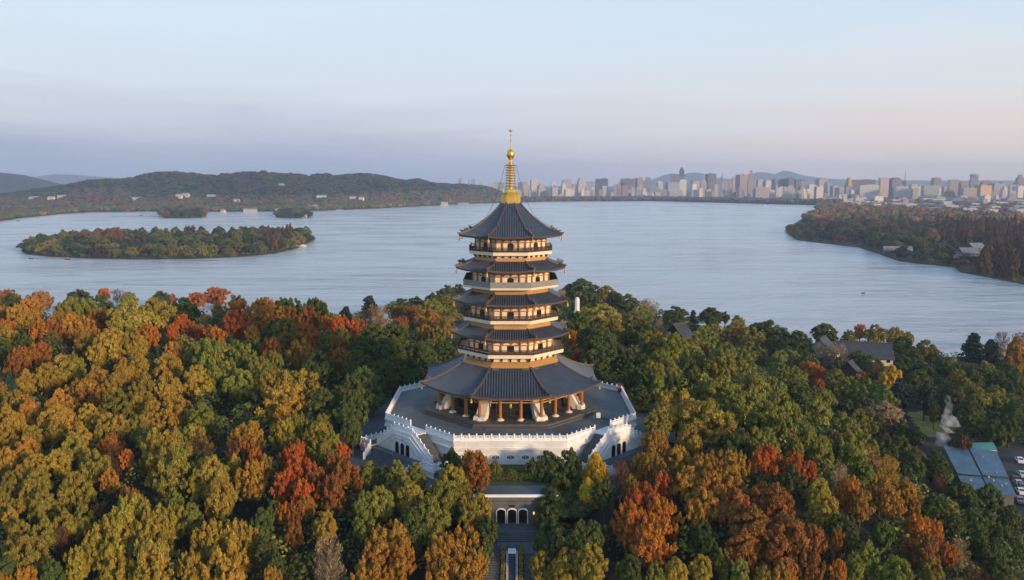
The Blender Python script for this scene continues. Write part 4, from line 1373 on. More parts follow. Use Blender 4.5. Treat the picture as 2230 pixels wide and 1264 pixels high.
# undergrowth: a low layer of shrubs over the whole hill floor
def bulk_leaves(name, clumps, label, kind='stuff', seed=5):
    """clumps: (x,y,z, rx, rz, colour, n, size)"""
    rng = np.random.default_rng(seed)
    Q, T, K = [], [], []
    for (x, y, z, rx, rz, col, n, size) in clumps:
        q, v = puff_leaves(rng, (x, y, z), (rx, rx, rz), n, size, up=0.7)
        Q.append(q); hue = np.clip(rng.normal(0.5, 0.15), 0, 1)
        T.append(np.stack([v, np.full(n, hue)], axis=1)); K.append(np.tile(np.array(col), (n, 1)))
    me = leaf_mesh(name, np.concatenate(Q), np.concatenate(T))
    k = np.concatenate(K)
    at = me.attributes.new('crown', 'FLOAT_COLOR', 'POINT')
    cc = np.ones((len(k), 4, 4), dtype=np.float32); cc[:, :, :3] = k[:, None, :]
    at.data.foreach_set('color', cc.ravel())
    me.materials.clear(); me.materials.append(M['leaf_attr'])
    o = bpy.data.objects.new(name, me); C.objects.link(o)
    o['kind'] = kind; o['label'] = label
    return o
rs = random.Random(77)
cl = []
tries = 0
while len(cl) < 3400 and tries < 60000:
    tries += 1
    Y = 92 + (rs.random() ** 0.8) * 500; X = rs.uniform(-0.68, 0.68) * Y
    if math.hypot(X - CX, Y - DC) < 38 or (abs(X) < 7.5 and Y < 156) or (abs(X) > 14 and math.hypot(X - CX, Y - DC) < 47 and Y < DC - 8) or Y > yshore(X) - 6 or abs(X) > 300:
        continue
    if (104 < X < 175 and 192 < Y < 246) or (116 < X < 152 and 246 < Y < 292):
        continue
    gz = ground(X, Y)
    low_ = (abs(X) < 24 and Y < 158) or Y > 330
    r_ = rs.uniform(1.6, 3.0) if low_ else rs.uniform(2.2, 4.2)
    zt_ = rs.uniform(1.2, 2.4) if low_ else rs.uniform(2.0, 4.2)
    col = COL[rs.choice('gggggGGod')][0]
    f_ = rs.uniform(0.7, 1.1)
    cl.append((X, Y, gz + 0.8 + 0.3 * zt_, r_, zt_, (col[0] * f_, col[1] * f_, col[2] * f_), 46 if low_ else 95, 0.40))
n0 = len(cl); tries = 0
near = [(a, b, r) for a, b, r in PLACED]
while len(cl) < n0 + 1000 and tries < 30000:
    tries += 1
    X = rs.uniform(-300, 300); Y = rs.uniform(110, 590)
    if math.hypot(X - CX, Y - DC) < 42 or (abs(X) < 26 and Y < 160) or Y > yshore(X) - 8: continue
    if (96 < X < 178 and 188 < Y < 252) or (112 < X < 156 and 246 < Y < 296) or (118 < X < 190 and 335 < Y < 392): continue
    if any((X - a) ** 2 + (Y - b) ** 2 < (r + 3.2) ** 2 for a, b, r in near): continue
    near.append((X, Y, 3.0))
    gz = ground(X, Y); col = COL[rs.choice('ggggGGob')][0]; r_ = rs.uniform(3.4, 5.2); h_ = rs.uniform(3.0, 4.6)
    for q in range(4):
        cl.append((X + rs.uniform(-2, 2), Y + rs.uniform(-2, 2), gz + h_ * (0.7 + 0.25 * q), r_ * (0.8 - 0.12 * q), h_ * .5, col, 90, 0.40))
        n0 += 1 if q else 0
bulk_leaves('undergrowth', cl, 'dark shrubs and low growth filling the floor of the wooded hill')

# ---- labels of the hill trees: colour and shape, then the place named by what is beside it
def hill_place(px, py):
    L = px < 1112
    if 1120 < px < 1330 and 960 < py < 1150: return 'right of the entrance, below terrace'
    if 1150 <= px < 1330 and py >= 1150: return 'right of the escalator'
    if 960 < px <= 1120 and 960 < py < 1060: return 'before the white terrace wall'
    if 770 < px <= 1120 and py >= 990: return 'between left stair and escalator' if py < 1090 else 'left of the escalator'
    if py < 660 and px < 330: return 'on the left lakeside skyline'
    if py < 664 and px < 720: return 'along the lake, left of pagoda'
    if 850 <= px < 1010 and py < 800: return 'behind the pagoda, left side'
    if 720 <= px < 850 and py < 700: return 'by water left of pagoda'
    if 690 <= px < 880 and py < 860: return 'just left of the terrace'
    if px < 330 and py < 740: return 'on the far upper left slope'
    if 330 <= px < 690 and py < 740: return 'on the upper left slope'
    if px < 220 and py < 860: return 'halfway up the left edge'
    if 220 <= px < 400 and py < 860: return 'halfway up the left slope'
    if 400 <= px < 690 and py < 860: return 'halfway between left edge and terrace'
    if px < 150 and py < 1000: return 'at the left edge, lower half'
    if 150 <= px < 320 and py < 1000: return 'in the left golden wood'
    if 320 <= px < 520 and py < 1000: return 'in the middle left wood'
    if 520 <= px < 800 and py < 1060: return 'beside the left terrace stair'
    if px < 220: return 'in the bottom left corner'
    if px < 400: return 'at the bottom, left quarter'
    if px < 560: return 'at the bottom of left wood'
    if px < 770: return 'at the bottom, left of centre'
    if 1220 < px < 1345 and py < 670: return 'on the headland behind the pagoda'
    if 1345 <= px < 1700 and py < 700: return 'along the shore right of pagoda'
    if px < 1390 and py < 780: return 'right behind the terrace'
    if px < 1500 and py < 830: return 'just right of the terrace'
    if px < 1650 and py < 780: return 'on the upper right slope'
    if 1780 <= px < 2060 and py < 800: return 'around the dark lakeside halls'
    if px >= 2060 and py < 760: return 'by water at right edge'
    if px < 1600 and py < 960: return 'right of the terrace stair'
    if px < 1720 and py < 960: return 'in the middle right slope'
    if px < 1830 and py < 960: return 'on the right slope crest'
    if px < 1960 and py < 960: return 'on the slope above the lawn'
    if px >= 1960 and py < 960: return 'behind the lawn and smoke'
    if px < 1480 and py < 1150: return 'in the orange grove below stair'
    if px < 1620 and py < 1150: return 'in the central amber grove'
    if px < 1780 and py < 1200: return 'in the lower right rusty grove'
    if px < 1960 and py < 1110: return 'right of the rusty grove'
    if px < 2110 and py < 1110: return 'left of the blue roof'
    if px >= 2030 and py < 1180: return 'below the blue roof'
    if px < 1640: return 'at the bottom, right of centre'
    if px < 1850: return 'at the bottom, right quarter'
    return 'in the bottom right corner'
NUM = ['', 'first', 'second', 'third', 'fourth', 'fifth', 'sixth', 'seventh', 'eighth', 'ninth', 'tenth', 'eleventh', 'twelfth', 'thirteenth', 'fourteenth', 'fifteenth', 'sixteenth', 'seventeenth', 'eighteenth', 'nineteenth', 'twentieth']
CARD = ['', 'one', 'two', 'three', 'four', 'five', 'six', 'seven', 'eight', 'nine', 'ten', 'eleven', 'twelve', 'thirteen', 'fourteen', 'fifteen', 'sixteen', 'seventeen', 'eighteen', 'nineteen', 'twenty']
def nth(i, n):
    if n == 2: return ('the left of two', 'the right of two')[i]
    def num(k):
        if k <= 20: return NUM[k]
        t = ['', '', 'twent', 'thirt', 'fort', 'fift', 'sixt', 'sevent', 'eight', 'ninet'][k // 10]
        return t + 'ieth' if k % 10 == 0 else t + 'y ' + NUM[k % 10]
    if i == 0: return 'leftmost of ' + (CARD[n] if n <= 20 else 'them')
    if i == n - 1: return 'rightmost of ' + (CARD[n] if n <= 20 else 'them')
    if i <= n // 2: return num(i + 1) + ' from left of ' + (CARD[n] if n <= 20 else 'them')
    return num(n - i) + ' from right of ' + (CARD[n] if n <= 20 else 'them')
def ordinal_labels(items):
    """items: (object, phrase, px); objects sharing a phrase are told apart in order from the left"""
    by = {}
    for o, ph, x in items:
        by.setdefault(ph, []).append((x, o))
    for ph, l in by.items():
        l.sort(key=lambda q: q[0])
        for i, (x, o) in enumerate(l):
            o['label'] = ph if len(l) == 1 else ph + ', ' + nth(i, len(l))
items = []
for o, key, kind, px, py in LABELLED:
    nm = {'B': 'tree', 'F': 'tree', 'C': 'tree', 'P': 'evergreen', 'S': 'tree'}[kind]
    items.append((o, COL[key][1] + ' ' + SHAPE[kind] + ' ' + nm + ' ' + hill_place(px, py), px))
    o['group'] = 'trees on the wooded hill around the pagoda'
ordinal_labels(items)

# ================================================================ ISLANDS AND FAR SHORES
def low_tree(x, y, z0, h, rad, key, kind, rng, name, bright=1.0, chf=0.95):
    col = COL[key][0]
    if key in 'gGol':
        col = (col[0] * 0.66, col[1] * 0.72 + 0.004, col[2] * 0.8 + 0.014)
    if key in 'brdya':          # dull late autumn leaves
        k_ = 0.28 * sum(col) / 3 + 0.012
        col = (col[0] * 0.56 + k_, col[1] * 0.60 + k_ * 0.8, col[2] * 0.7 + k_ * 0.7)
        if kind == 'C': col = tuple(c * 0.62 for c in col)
    me = rng.choice(LOW[kind])
    o = bpy.data.objects.new(name, me)
    C.objects.link(o)
    ch = h * chf
    o.location = (x, y, z0 + h - ch)
    o.scale = (rad, rad, ch)
    o.rotation_euler = (0, 0, rng.uniform(0, 6.28))
    v = bright * rng.uniform(0.85, 1.15)
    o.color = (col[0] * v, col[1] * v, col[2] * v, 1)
    o['category'] = 'tree'
    return o
def poisson(poly, d, rng, tries=4000):
    xs_ = [p[0] for p in poly]; ys_ = [p[1] for p in poly]
    out = []
    for _ in range(tries):
        p = (rng.uniform(min(xs_), max(xs_)), rng.uniform(min(ys_), max(ys_)))
        if inside(p, poly) and all((p[0] - q[0]) ** 2 + (p[1] - q[1]) ** 2 > d * d for q in out):
            out.append(p)
    return out
isl_items = []
def island(px_front, px_back, spacing, hfun, cfun, name_words, group, rng, width=1.0):
    pts = [at_z(x, y, LAKE + 0.5)[:2] for x, y in px_front] + [at_z(x, y, LAKE + 0.5)[:2] for x, y in px_back]
    lo = land('island', pts, 0.5, M['shore'])
    cx_ = sum(p[0] for p in pts) / len(pts); cy_ = sum(p[1] for p in pts) / len(pts)
    inner = [(cx_ + (p[0] - cx_) * 0.985, cy_ + (p[1] - cy_) * 0.97) for p in pts]
    for (x, y) in poisson(inner, spacing, rng):
        px, py = project((x, y, LAKE))
        key, kind = cfun(px, py, rng)
        h = hfun(px, py, kind, rng)
        rad = spacing * rng.uniform(0.46, 0.66) * width * (0.6 if kind == 'C' else 1)
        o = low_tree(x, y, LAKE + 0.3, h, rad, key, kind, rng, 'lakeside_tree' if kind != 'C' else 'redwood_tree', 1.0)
        o['group'] = group
        isl_items.append((o, '%s %s tree on %s' % (COL[key][1], SHAPE[kind], name_words), px))
    edge = []
    for (ax, ay), (bx_, by_) in zip(inner, inner[1:] + inner[:1]):
        L_ = math.hypot(bx_ - ax, by_ - ay)
        for i in range(int(L_ / 4) + 1):
            f_ = (i + rng.random()) / (L_ / 4 + 1)
            edge.append((ax + (bx_ - ax) * f_, ay + (by_ - ay) * f_))
    SHRUBS.extend(edge)
    return lo
SHRUBS = []
ri = random.Random(4)
def c_main(px, py, r):
    if (px > 575 and px < 640 and r.random() < 0.7) or (165 < px < 262 and py < 540 and r.random() < 0.6): return ('b', 'C' if px > 500 else 'F')
    u = r.random()
    if py > 553 and u < 0.35: return ('l' if u < 0.12 else 'o', 'B')
    return ('g', 'B') if u < 0.52 else ('G', 'B') if u < 0.8 else ('o', 'B') if u < 0.92 else ('d', 'F') if u < 0.96 else ('y', 'B')
def h_main(px, py, kind, r):
    base = 12.5 if py > 545 else 14.5
    return base * r.uniform(0.72, 1.22) + (4.5 if kind == 'C' else 2.0 if kind == 'F' else 0)
island([(46, 545), (58, 554), (110, 559), (200, 563), (300, 565), (400, 564), (470, 562), (530, 559), (600, 552), (645, 541), (686, 522)],
       [(670, 515), (600, 512), (480, 514), (350, 516), (220, 519), (120, 526), (70, 534)], 15.2, h_main, c_main, 'the long lake island', 'trees on the long lake island', ri)
def c_small(px, py, r):
    return ('g', 'B') if r.random() < 0.6 else ('G', 'B') if r.random() < 0.6 else ('b', 'F')
island([(349, 471.5), (360, 474.5), (400, 475.5), (440, 474), (448, 471)], [(430, 465), (390, 463.5), (360, 466)], 23, lambda a, b, k, r: r.uniform(16, 23), c_small, 'the bare round islet', 'trees on the small islets', ri)
island([(601, 472), (610, 474.5), (650, 475.5), (672, 474.5), (678, 471)], [(660, 466), (620, 465.5), (606, 468)], 22, lambda a, b, k, r: r.uniform(13, 19), c_small, 'the pavilion islet', 'trees on the small islets', ri)

# wooded point on the right: the near trees one by one, the rest as a wood
PEN = [at_z(x, y, LAKE + 0.5)[:2] for x, y in PEN_PX]
pen_near = [at_z(x, y, LAKE + 0.5)[:2] for x, y in [(1713, 506), (1736, 521), (1800, 529), (1870, 537), (1925, 554.5), (1960, 566.5), (2022, 573.5), (2078, 579.5), (2094, 591), (2150, 601), (2240, 619), (2330, 640)]]
pen_back = [at_z(x, y, LAKE + 0.5)[:2] for x, y in [(2330, 500), (2240, 500), (2100, 496), (1950, 492), (1850, 488), (1760, 490)]]
rp = random.Random(9)
pen_items = []
for (x, y) in poisson(pen_near + pen_back, 19.0, rp, 6000):
    px, py = project((x, y, LAKE))
    if px > 2300: continue
    if 2080 < px < 2150 and 541 < py < 572: continue
    if 1930 < px < 1985 and 541 < py < 550: continue
    u = rp.random()
    if px > 2105 and py > 505:
        key, kind = ('b', 'C') if u < 0.72 else ('d', 'F') if u < 0.85 else ('g', 'B')
    elif px > 2040 and py < 545:
        key, kind = ('b', 'C') if u < 0.55 else ('g', 'B')
    elif py < 503:
        key, kind = ('b', 'B') if u < 0.45 else ('g', 'B') if u < 0.75 else ('r', 'F') if u < 0.85 else ('o', 'B')
    else:
        key, kind = ('g', 'B') if u < 0.55 else ('G', 'B') if u < 0.82 else ('o', 'B') if u < 0.93 else ('b', 'F')
    hgt = rp.uniform(10.5, 18) if kind != 'C' else rp.uniform(20, 27)
    if py > 575 and kind == 'B': hgt *= 0.75
    rad = (rp.uniform(7.5, 11.5) if kind == 'B' else rp.uniform(5.5, 7.5) if kind == 'C' else rp.uniform(7, 9))
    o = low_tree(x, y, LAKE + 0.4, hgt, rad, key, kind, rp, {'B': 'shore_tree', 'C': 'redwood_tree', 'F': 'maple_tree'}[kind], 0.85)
    o['group'] = 'trees on the wooded point'
    where = 'at the wooded tip' if px < 1850 else 'on the wooded near shore' if px < 2080 else 'at the wooded right end'
    pen_items.append((o, '%s %s tree %s' % (COL[key][1], SHAPE[kind], where), px))
# the one big amber tree and the slim yellow one that stand out there
for (px, py, w, top, key, kind) in ((2027, 528, 34, 497, 'a', 'B'), (1987, 537, 10, 512, 'l', 'C')):
    x, y, z = at_z(px, py + 6, LAKE + 0.4)
    h = at_y(px, top, y)[2] - LAKE
    o = low_tree(x, y, LAKE + 0.4, h, w / FPX * y / 2, key, kind, rp, 'shore_tree', 1.0)
    o['group'] = 'trees on the wooded point'
    o['label'] = 'big amber round tree standing out on the wooded point' if key == 'a' else 'slim yellow tree on the wooded point beside the long hall'
ordinal_labels(isl_items + pen_items)

# low shrubs and reeds that hide the banks
for (ax, ay), (bx_, by_) in zip(pen_near, pen_near[1:]):
    L_ = math.hypot(bx_ - ax, by_ - ay)
    for i in range(int(L_ / 4)):
        f_ = (i + rp.random()) / (L_ / 4)
        SHRUBS.append((ax + (bx_ - ax) * f_, ay + (by_ - ay) * f_))
cl = []
for (x, y) in SHRUBS:
    if rp.random() < 0.18: continue
    k_ = COL[rp.choice('ggGoog')][0]; v_ = rp.uniform(.55, 1.0); r_ = rp.uniform(2.0, 4.2)
    cl.append((x + rp.uniform(-1.5, 1.5), y + rp.uniform(-1, 2), LAKE + 0.8 + r_ * .5, r_, r_ * rp.uniform(.6, 1.2), (k_[0] * v_, k_[1] * v_, k_[2] * v_), 60, 0.5))
bulk_leaves('shore_shrubs', cl, 'low shrubs along the banks of the islands and the wooded point', seed=12)

# far woods: masses one cannot count
def far_wood(name, label, pts, seed=1, smooth=False):
    """pts: (x, y, z0, height, radius, colour)"""
    rng = random.Random(seed)
    mb = MB(); cols = []
    for (x, y, z0, h, r, col) in pts:
        n0 = len(mb.v)
        for _ in range(3 if r > 5 else 2):
            dx, dy = rng.uniform(-.5, .5) * r, rng.uniform(-.5, .5) * r
            hh = h * rng.uniform(0.75, 1.05)
            mb.blob((x + dx, y + dy, z0 + hh * 0.5), (r * rng.uniform(.5, .75), r * rng.uniform(.5, .75), hh * 0.5), rng, 6, 4, 0.25)
        v = rng.uniform(0.75, 1.25)
        cols.extend([(col[0] * v, col[1] * v, col[2] * v, 1)] * (len(mb.v) - n0))
    me = bpy.data.meshes.new(name)
    me.from_pydata(mb.v, [], mb.f); me.update()
    a = me.attributes.new('crown', 'FLOAT_COLOR', 'POINT')
    a.data.foreach_set('color', np.array(cols, dtype=np.float32).ravel())
    t_ = me.attributes.new('tint', 'FLOAT_COLOR', 'POINT')
    tv = np.ones((len(mb.v), 4), dtype=np.float32)
    rr2 = np.random.default_rng(seed)
    tv[:, 0] = np.clip(rr2.normal(0.45, 0.16, len(mb.v)), 0, 1); tv[:, 1] = 0.5
    t_.data.foreach_set('color', tv.ravel())
    me.materials.append(M['leaf_attr'])
    o = bpy.data.objects.new(name, me); C.objects.link(o)
    o['kind'] = 'stuff'; o['label'] = label
    return o
rf = random.Random(21)
pts = []
# the rest of the wooded point
pen_far = [at_z(x, y, LAKE + 0.5)[:2] for x, y in [(1760, 486), (1850, 485), (1950, 489), (2100, 493), (2240, 497), (2330, 500), (2330, 480), (2230, 476), (2000, 467), (1860, 459), (1808, 452), (1796, 458), (1750, 479)]]
for (x, y) in poisson(pen_far, 17, rf, 9000):
    u = rf.random()
    px, py = project((x, y, LAKE))
    red = 0.72 if (py < 480 or px > 2060) else 0.35
    col = COL['b'][0] if u < red * 0.8 else COL['r'][0] if u < red * 0.9 else COL['g'][0] if u < 0.85 else COL['o'][0]
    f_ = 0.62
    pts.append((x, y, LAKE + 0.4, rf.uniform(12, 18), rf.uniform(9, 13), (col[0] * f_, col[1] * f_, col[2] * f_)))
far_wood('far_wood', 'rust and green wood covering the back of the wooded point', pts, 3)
# hillside woods
pts = []
for i in range(16000):
    Y = rf.uniform(2250, 3850); X = rf.uniform(-0.70, 0.01) * Y
    z = hill_z(X, Y)
    if z < LAKE + 24: continue
    n_ = vnoise(X * 0.006 + 3, Y * 0.009)
    u = rf.random()
    low = z < LAKE + 30
    col = COL['g'][0] if u < 0.62 else COL['t'][0] if u < 0.78 else COL['d'][0] if u < 0.90 - 0.2 * n_ else (0.11, 0.06, 0.026) if n_ > 0.5 else COL['g'][0]
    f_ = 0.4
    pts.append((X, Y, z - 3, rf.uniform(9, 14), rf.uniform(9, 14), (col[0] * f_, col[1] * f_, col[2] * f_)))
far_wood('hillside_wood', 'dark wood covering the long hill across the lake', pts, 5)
# shore woods: left shore in patches of rust and green, then the thin belt under the city
pts = []
for i in range(5200):
    px = rf.uniform(-80, 1120)
    ys_ = np.interp(px, [p[0] for p in SHORE_PX], [p[1] for p in SHORE_PX])
    py = ys_ - 0.6 - rf.random() ** 1.5 * (27 if px > 300 else 46)
    y = at_z(px, ys_, LAKE + 0.8)[1] + 2.0
    while y < 3700:
        x, y, z = at_y(px, py, y)
        hz = max(LAKE + 0.8, hill_z(x, y) if y > 2250 else LAKE)
        if z <= hz + 0.5: break
        y += 12.0
    if y >= 3700: continue
    n_ = vnoise(px * 0.02, py * 0.09 + 7)
    u = rf.random()
    near = py > ys_ - 5
    if near: col = COL['g'][0] if u < 0.6 else COL['o'][0] if u < 0.75 else (0.16, 0.075, 0.035)
    elif 424 < py < 450 and n_ > 0.40: col = (0.15, 0.072, 0.046) if u < 0.66 else COL['g'][0] if u < 0.86 else COL['d'][0]
    else: col = COL['g'][0] if u < 0.62 else COL['t'][0] if u < 0.75 else (0.16, 0.07, 0.035)
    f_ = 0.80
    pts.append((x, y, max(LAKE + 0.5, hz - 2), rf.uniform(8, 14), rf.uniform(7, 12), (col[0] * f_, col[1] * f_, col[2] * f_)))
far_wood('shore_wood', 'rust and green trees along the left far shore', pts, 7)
pts = []
for i in range(2600):
    px = rf.uniform(1050, 1830)
    ys_ = np.interp(px, [p[0] for p in SHORE_PX], [p[1] for p in SHORE_PX])
    x, y, z = at_z(px, ys_ - 0.3, LAKE + 0.8)
    y2 = y + rf.uniform(4, 170); x2 = x * y2 / y
    u = rf.random()
    col = (0.085, 0.048, 0.028) if u < 0.5 else COL['g'][0] if u < 0.8 else (0.13, 0.06, 0.03)
    pts.append((x2, y2, LAKE + 0.5, rf.uniform(11, 21), rf.uniform(9, 15), col))
far_wood('shore_wood', 'dark brown belt of trees along the city shore', pts, 8)
pts = []
for i in range(1500):
    px = rf.uniform(1780, 2330); py = rf.uniform(432, 462)
    x, y, z = at_z(px, py, LAKE + 0.8)
    u = rf.random()
    col = (0.17, 0.07, 0.035) if u < 0.5 else COL['g'][0] if u < 0.85 else (0.12, 0.055, 0.03)
    pts.append((x, y, LAKE + 0.5, rf.uniform(6, 13), rf.uniform(8, 14), col))
far_wood('street_trees', 'scattered trees among the low roofs at the city edge', pts, 9)

# ================================================================ THE CITY
def facade(name, col, win=(0.07, 0.08, 0.095), sx=8.0, sz=9.0, amt=0.42):
    m = bpy.data.materials.new(name); m.use_nodes = True
    nt = m.node_tree; b = nt.nodes['Principled BSDF']
    b.inputs['Roughness'].default_value = 0.6
    t = nt.nodes.new('ShaderNodeTexCoord'); s = nt.nodes.new('ShaderNodeSeparateXYZ')
    nt.links.new(t.outputs['Object'], s.inputs[0])
    def mth(op, a, v):
        n = nt.nodes.new('ShaderNodeMath'); n.operation = op
        nt.links.new(a, n.inputs[0])
        if hasattr(v, 'default_value'): nt.links.new(v, n.inputs[1])
        else: n.inputs[1].default_value = v
        return n.outputs[0]
    hx = mth('ADD', s.outputs[0], s.outputs[1])
    fx = mth('FRACT', mth('DIVIDE', hx, sx), 0)
    fz = mth('FRACT', mth('DIVIDE', s.outputs[2], sz), 0)
    wx = mth('LESS_THAN', fx, 0.58); wz = mth('LESS_THAN', fz, 0.5)
    g_ = nt.nodes.new('ShaderNodeNewGeometry'); sn = nt.nodes.new('ShaderNodeSeparateXYZ')
    nt.links.new(g_.outputs['Normal'], sn.inputs[0])
    up = mth('LESS_THAN', sn.outputs[2], 0.5)
    w_ = mth('MULTIPLY', mth('MULTIPLY', mth('MULTIPLY', wx, wz), up), amt)
    oi = nt.nodes.new('ShaderNodeObjectInfo')
    mx_ = nt.nodes.new('ShaderNodeMix'); mx_.data_type = 'RGBA'
    nt.links.new(w_, mx_.inputs['Factor'])
    nt.links.new(oi.outputs['Color'], mx_.inputs['A'])
    mx_.inputs['B'].default_value = win + (1,)
    nt.links.new(mx_.outputs['Result'], b.inputs['Base Color'])
    return m
M['facade'] = facade('facade', None)
M['facade_glass'] = facade('glass_facade', None, (0.03, 0.045, 0.06), 9.0, 8.0, 0.5)
BC = {'W': ((0.50, 0.485, 0.48), 'white'), 'C': ((0.44, 0.385, 0.33), 'cream'), 'P': ((0.43, 0.345, 0.325), 'pink'), 'G': ((0.32, 0.32, 0.34), 'grey'), 'D': ((0.07, 0.085, 0.11), 'dark'),
      'B': ((0.22, 0.27, 0.33), 'blue grey'), 'M': ((0.22, 0.17, 0.18), 'mauve brown'), 'T': ((0.34, 0.285, 0.245), 'tan'), 'O': ((0.46, 0.30, 0.16), 'golden'), 'E': ((0.30, 0.36, 0.33), 'pale green')}
city_items = []
FAR_B = [[], [], []]           # vertices, faces, colours of the buildings that are not things of their own
def building(px, top, wpx, col, Y, style='flat', rng=random, base=None, single=True):
    x, y, zt = at_y(px, top, Y)
    z0 = LAKE + 0.7
    w = wpx / FPX * Y * 0.88
    dp = w * rng.uniform(0.7, 1.3) if w < 70 else rng.uniform(22, 40)
    dp = max(14, min(dp, 45))
    h = max(5, zt - z0)
    rot = rng.uniform(-0.35, 0.35)
    mb = MB()
    def b(x0, x1, y0, y1, a, c): mb.box(x0, x1, y0, y1, a, c)
    W_, D_ = w / 2, dp / 2
    if style == 'flat':
        b(-W_, W_, -D_, D_, 0, h)
        b(-W_ * 0.98, W_ * 0.98, -D_ * 0.98, D_ * 0.98, h, h + 0.6)
        if h > 14:
            q = rng.uniform(-0.4, 0.3) * W_
            b(q, q + W_ * rng.uniform(0.3, 0.6), -D_ * .5, D_ * .4, h + 0.6, h + 3.6)
    elif style == 'step':
        b(-W_, W_, -D_, D_, 0, h * 0.62); b(-W_ * .72, W_ * .72, -D_ * .72, D_ * .72, h * .62, h * .85); b(-W_ * .4, W_ * .4, -D_ * .4, D_ * .4, h * .85, h * 0.97)
        mb.tube([(0, 0, h * .97), (0, 0, h * 1.06)], [w * .03 + .4, .2], 5)
    elif style == 'gable':
        b(-W_, W_, -D_, D_, 0, h * .82)
        mb.add([(-W_, -D_, h * .82), (W_, -D_, h * .82), (W_, D_, h * .82), (-W_, D_, h * .82), (-W_, 0, h), (W_, 0, h)], [(0, 1, 5, 4), (3, 4, 5, 2), (0, 4, 3), (1, 2, 5)])
    elif style == 'spire':
        b(-W_, W_, -D_, D_, 0, h * .66)
        mb.add([(-W_, -D_, h * .66), (W_, -D_, h * .66), (W_, D_, h * .66), (-W_, D_, h * .66), (0, 0, h)], [(0, 1, 4), (1, 2, 4), (2, 3, 4), (3, 0, 4)])
    elif style == 'sail':
        mb.hexa([(-W_, -D_, 0), (W_, -D_, 0), (W_, D_, 0), (-W_, D_, 0)], [(-W_, -D_, h * .72), (W_, -D_, h), (W_, D_, h), (-W_, D_, h * .72)])
        b(W_ * .82, W_ * 1.02, -D_ * .2, D_ * .2, h, h * 1.06)
    elif style == 'cap':       # tower on stilts with a wide cap and mast
        b(-W_ * .8, W_ * .8, -D_ * .8, D_ * .8, 0, h * .55)
        for sx_ in (-.7, .7):
            for sy_ in (-.7, .7):
                b((sx_ - .12) * W_, (sx_ + .12) * W_, (sy_ - .12) * D_, (sy_ + .12) * D_, h * .55, h * .68)
        b(-W_ * .3, W_ * .3, -D_ * .3, D_ * .3, h * .55, h * .68)
        b(-W_, W_, -D_, D_, h * .68, h * .88)
        mb.lathe([(W_ * .9, h * .88), (W_ * .5, h * .95), (W_ * .12, h)], 8)
        mb.tube([(0, 0, h), (0, 0, h * 1.07)], [.8, .2], 5)
    elif style == 'dome':
        b(-W_, W_, -D_, D_, 0, h * .68)
        mb.lathe([(W_ * .9, h * .68), (W_ * .95, h * .8), (W_ * .8, h * .93), (W_ * .35, h)], 12)
    elif style == 'round':
        n_ = 8
        prof = [(-W_ + 2 * W_ * i / n_, h * (0.86 + 0.14 * math.sin(math.pi * i / n_))) for i in range(n_ + 1)]
        f_ = [(-W_, -D_, 0)] + [(x_, -D_, z_) for x_, z_ in prof] + [(W_, -D_, 0)]
        k_ = [(a_, D_, c_) for a_, _, c_ in f_]
        m_ = len(f_)
        mb.add(f_ + k_, [tuple(reversed(range(m_))), tuple(range(m_, 2 * m_))] + [(i, (i + 1) % m_, m_ + (i + 1) % m_, m_ + i) for i in range(m_)])
    elif style == 'disc':      # tall tower with a disc near the top
        b(-W_ * .8, W_ * .8, -D_ * .8, D_ * .8, 0, h * .9)
        b(-W_, -W_ * .82, -D_ * .5, D_ * .5, 0, h * .75); b(W_ * .82, W_, -D_ * .5, D_ * .5, 0, h * .75)
        mb.lathe([(W_ * .85, h * .9), (W_ * 1.05, h * .92), (W_ * 1.05, h * .95), (W_ * .6, h)], 12)
    elif style == 'tier':
        for i in range(4):
            s_ = 1 - i * .2
            mb.lathe([(W_ * s_ * 1.05, h * (.5 + .12 * i)), (W_ * s_ * 1.1, h * (.53 + .12 * i)), (W_ * s_ * .7, h * (.60 + .12 * i))], 8)
        b(-W_ * .8, W_ * .8, -D_ * .8, D_ * .8, 0, h * .52)
    elif style == 'mast':
        n_ = 8
        for sx_, sy_ in ((-1, -1), (1, -1), (1, 1), (-1, 1)):
            mb.tube([(sx_ * 9, sy_ * 9, 0), (sx_ * 2.4, sy_ * 2.4, h * .6), (sx_ * .6, sy_ * .6, h * .88)], [1.1, .8, .5], 4)
        for i in range(n_):
            r_ = 9 * (1 - i / n_) + .8
            mb.lathe([(r_, h * .85 * i / n_), (r_, h * .85 * i / n_ + 1)], 4, a0=R(45))
        mb.tube([(0, 0, h * .85), (0, 0, h)], [.9, .4], 5)
    if not single:
        n0 = len(FAR_B[0]); ca, sa = math.cos(rot), math.sin(rot)
        FAR_B[0].extend([(x + a * ca - c_ * sa, Y + a * sa + c_ * ca, z0 + d_) for a, c_, d_ in mb.v])
        FAR_B[1].extend([tuple(i + n0 for i in f_) for f_ in mb.f])
        k_ = BC[col][0]; v = rng.uniform(0.85, 1.12)
        FAR_B[2].extend([(k_[0] * v, k_[1] * v, k_[2] * v, 1)] * len(mb.v))
        return None
    o = bpy.data.objects.new({'mast': 'broadcast_mast'}.get(style, 'city_building'), mesh_of('city_building', mb, M['facade_glass'] if col in 'DBM' and style != 'mast' else M['facade']))
    C.objects.link(o)
    o.location = (x, Y, z0)
    o.rotation_euler = (0, 0, rot if style not in ('mast',) else 0.4)
    c_ = BC[col][0]; v = rng.uniform(0.85, 1.12)
    o.color = (c_[0] * v, c_[1] * v, c_[2] * v, 1)
    o['category'] = 'building' if style != 'mast' else 'mast'
    o['group'] = 'city buildings beyond the lake'
    return o
rc = random.Random(33)
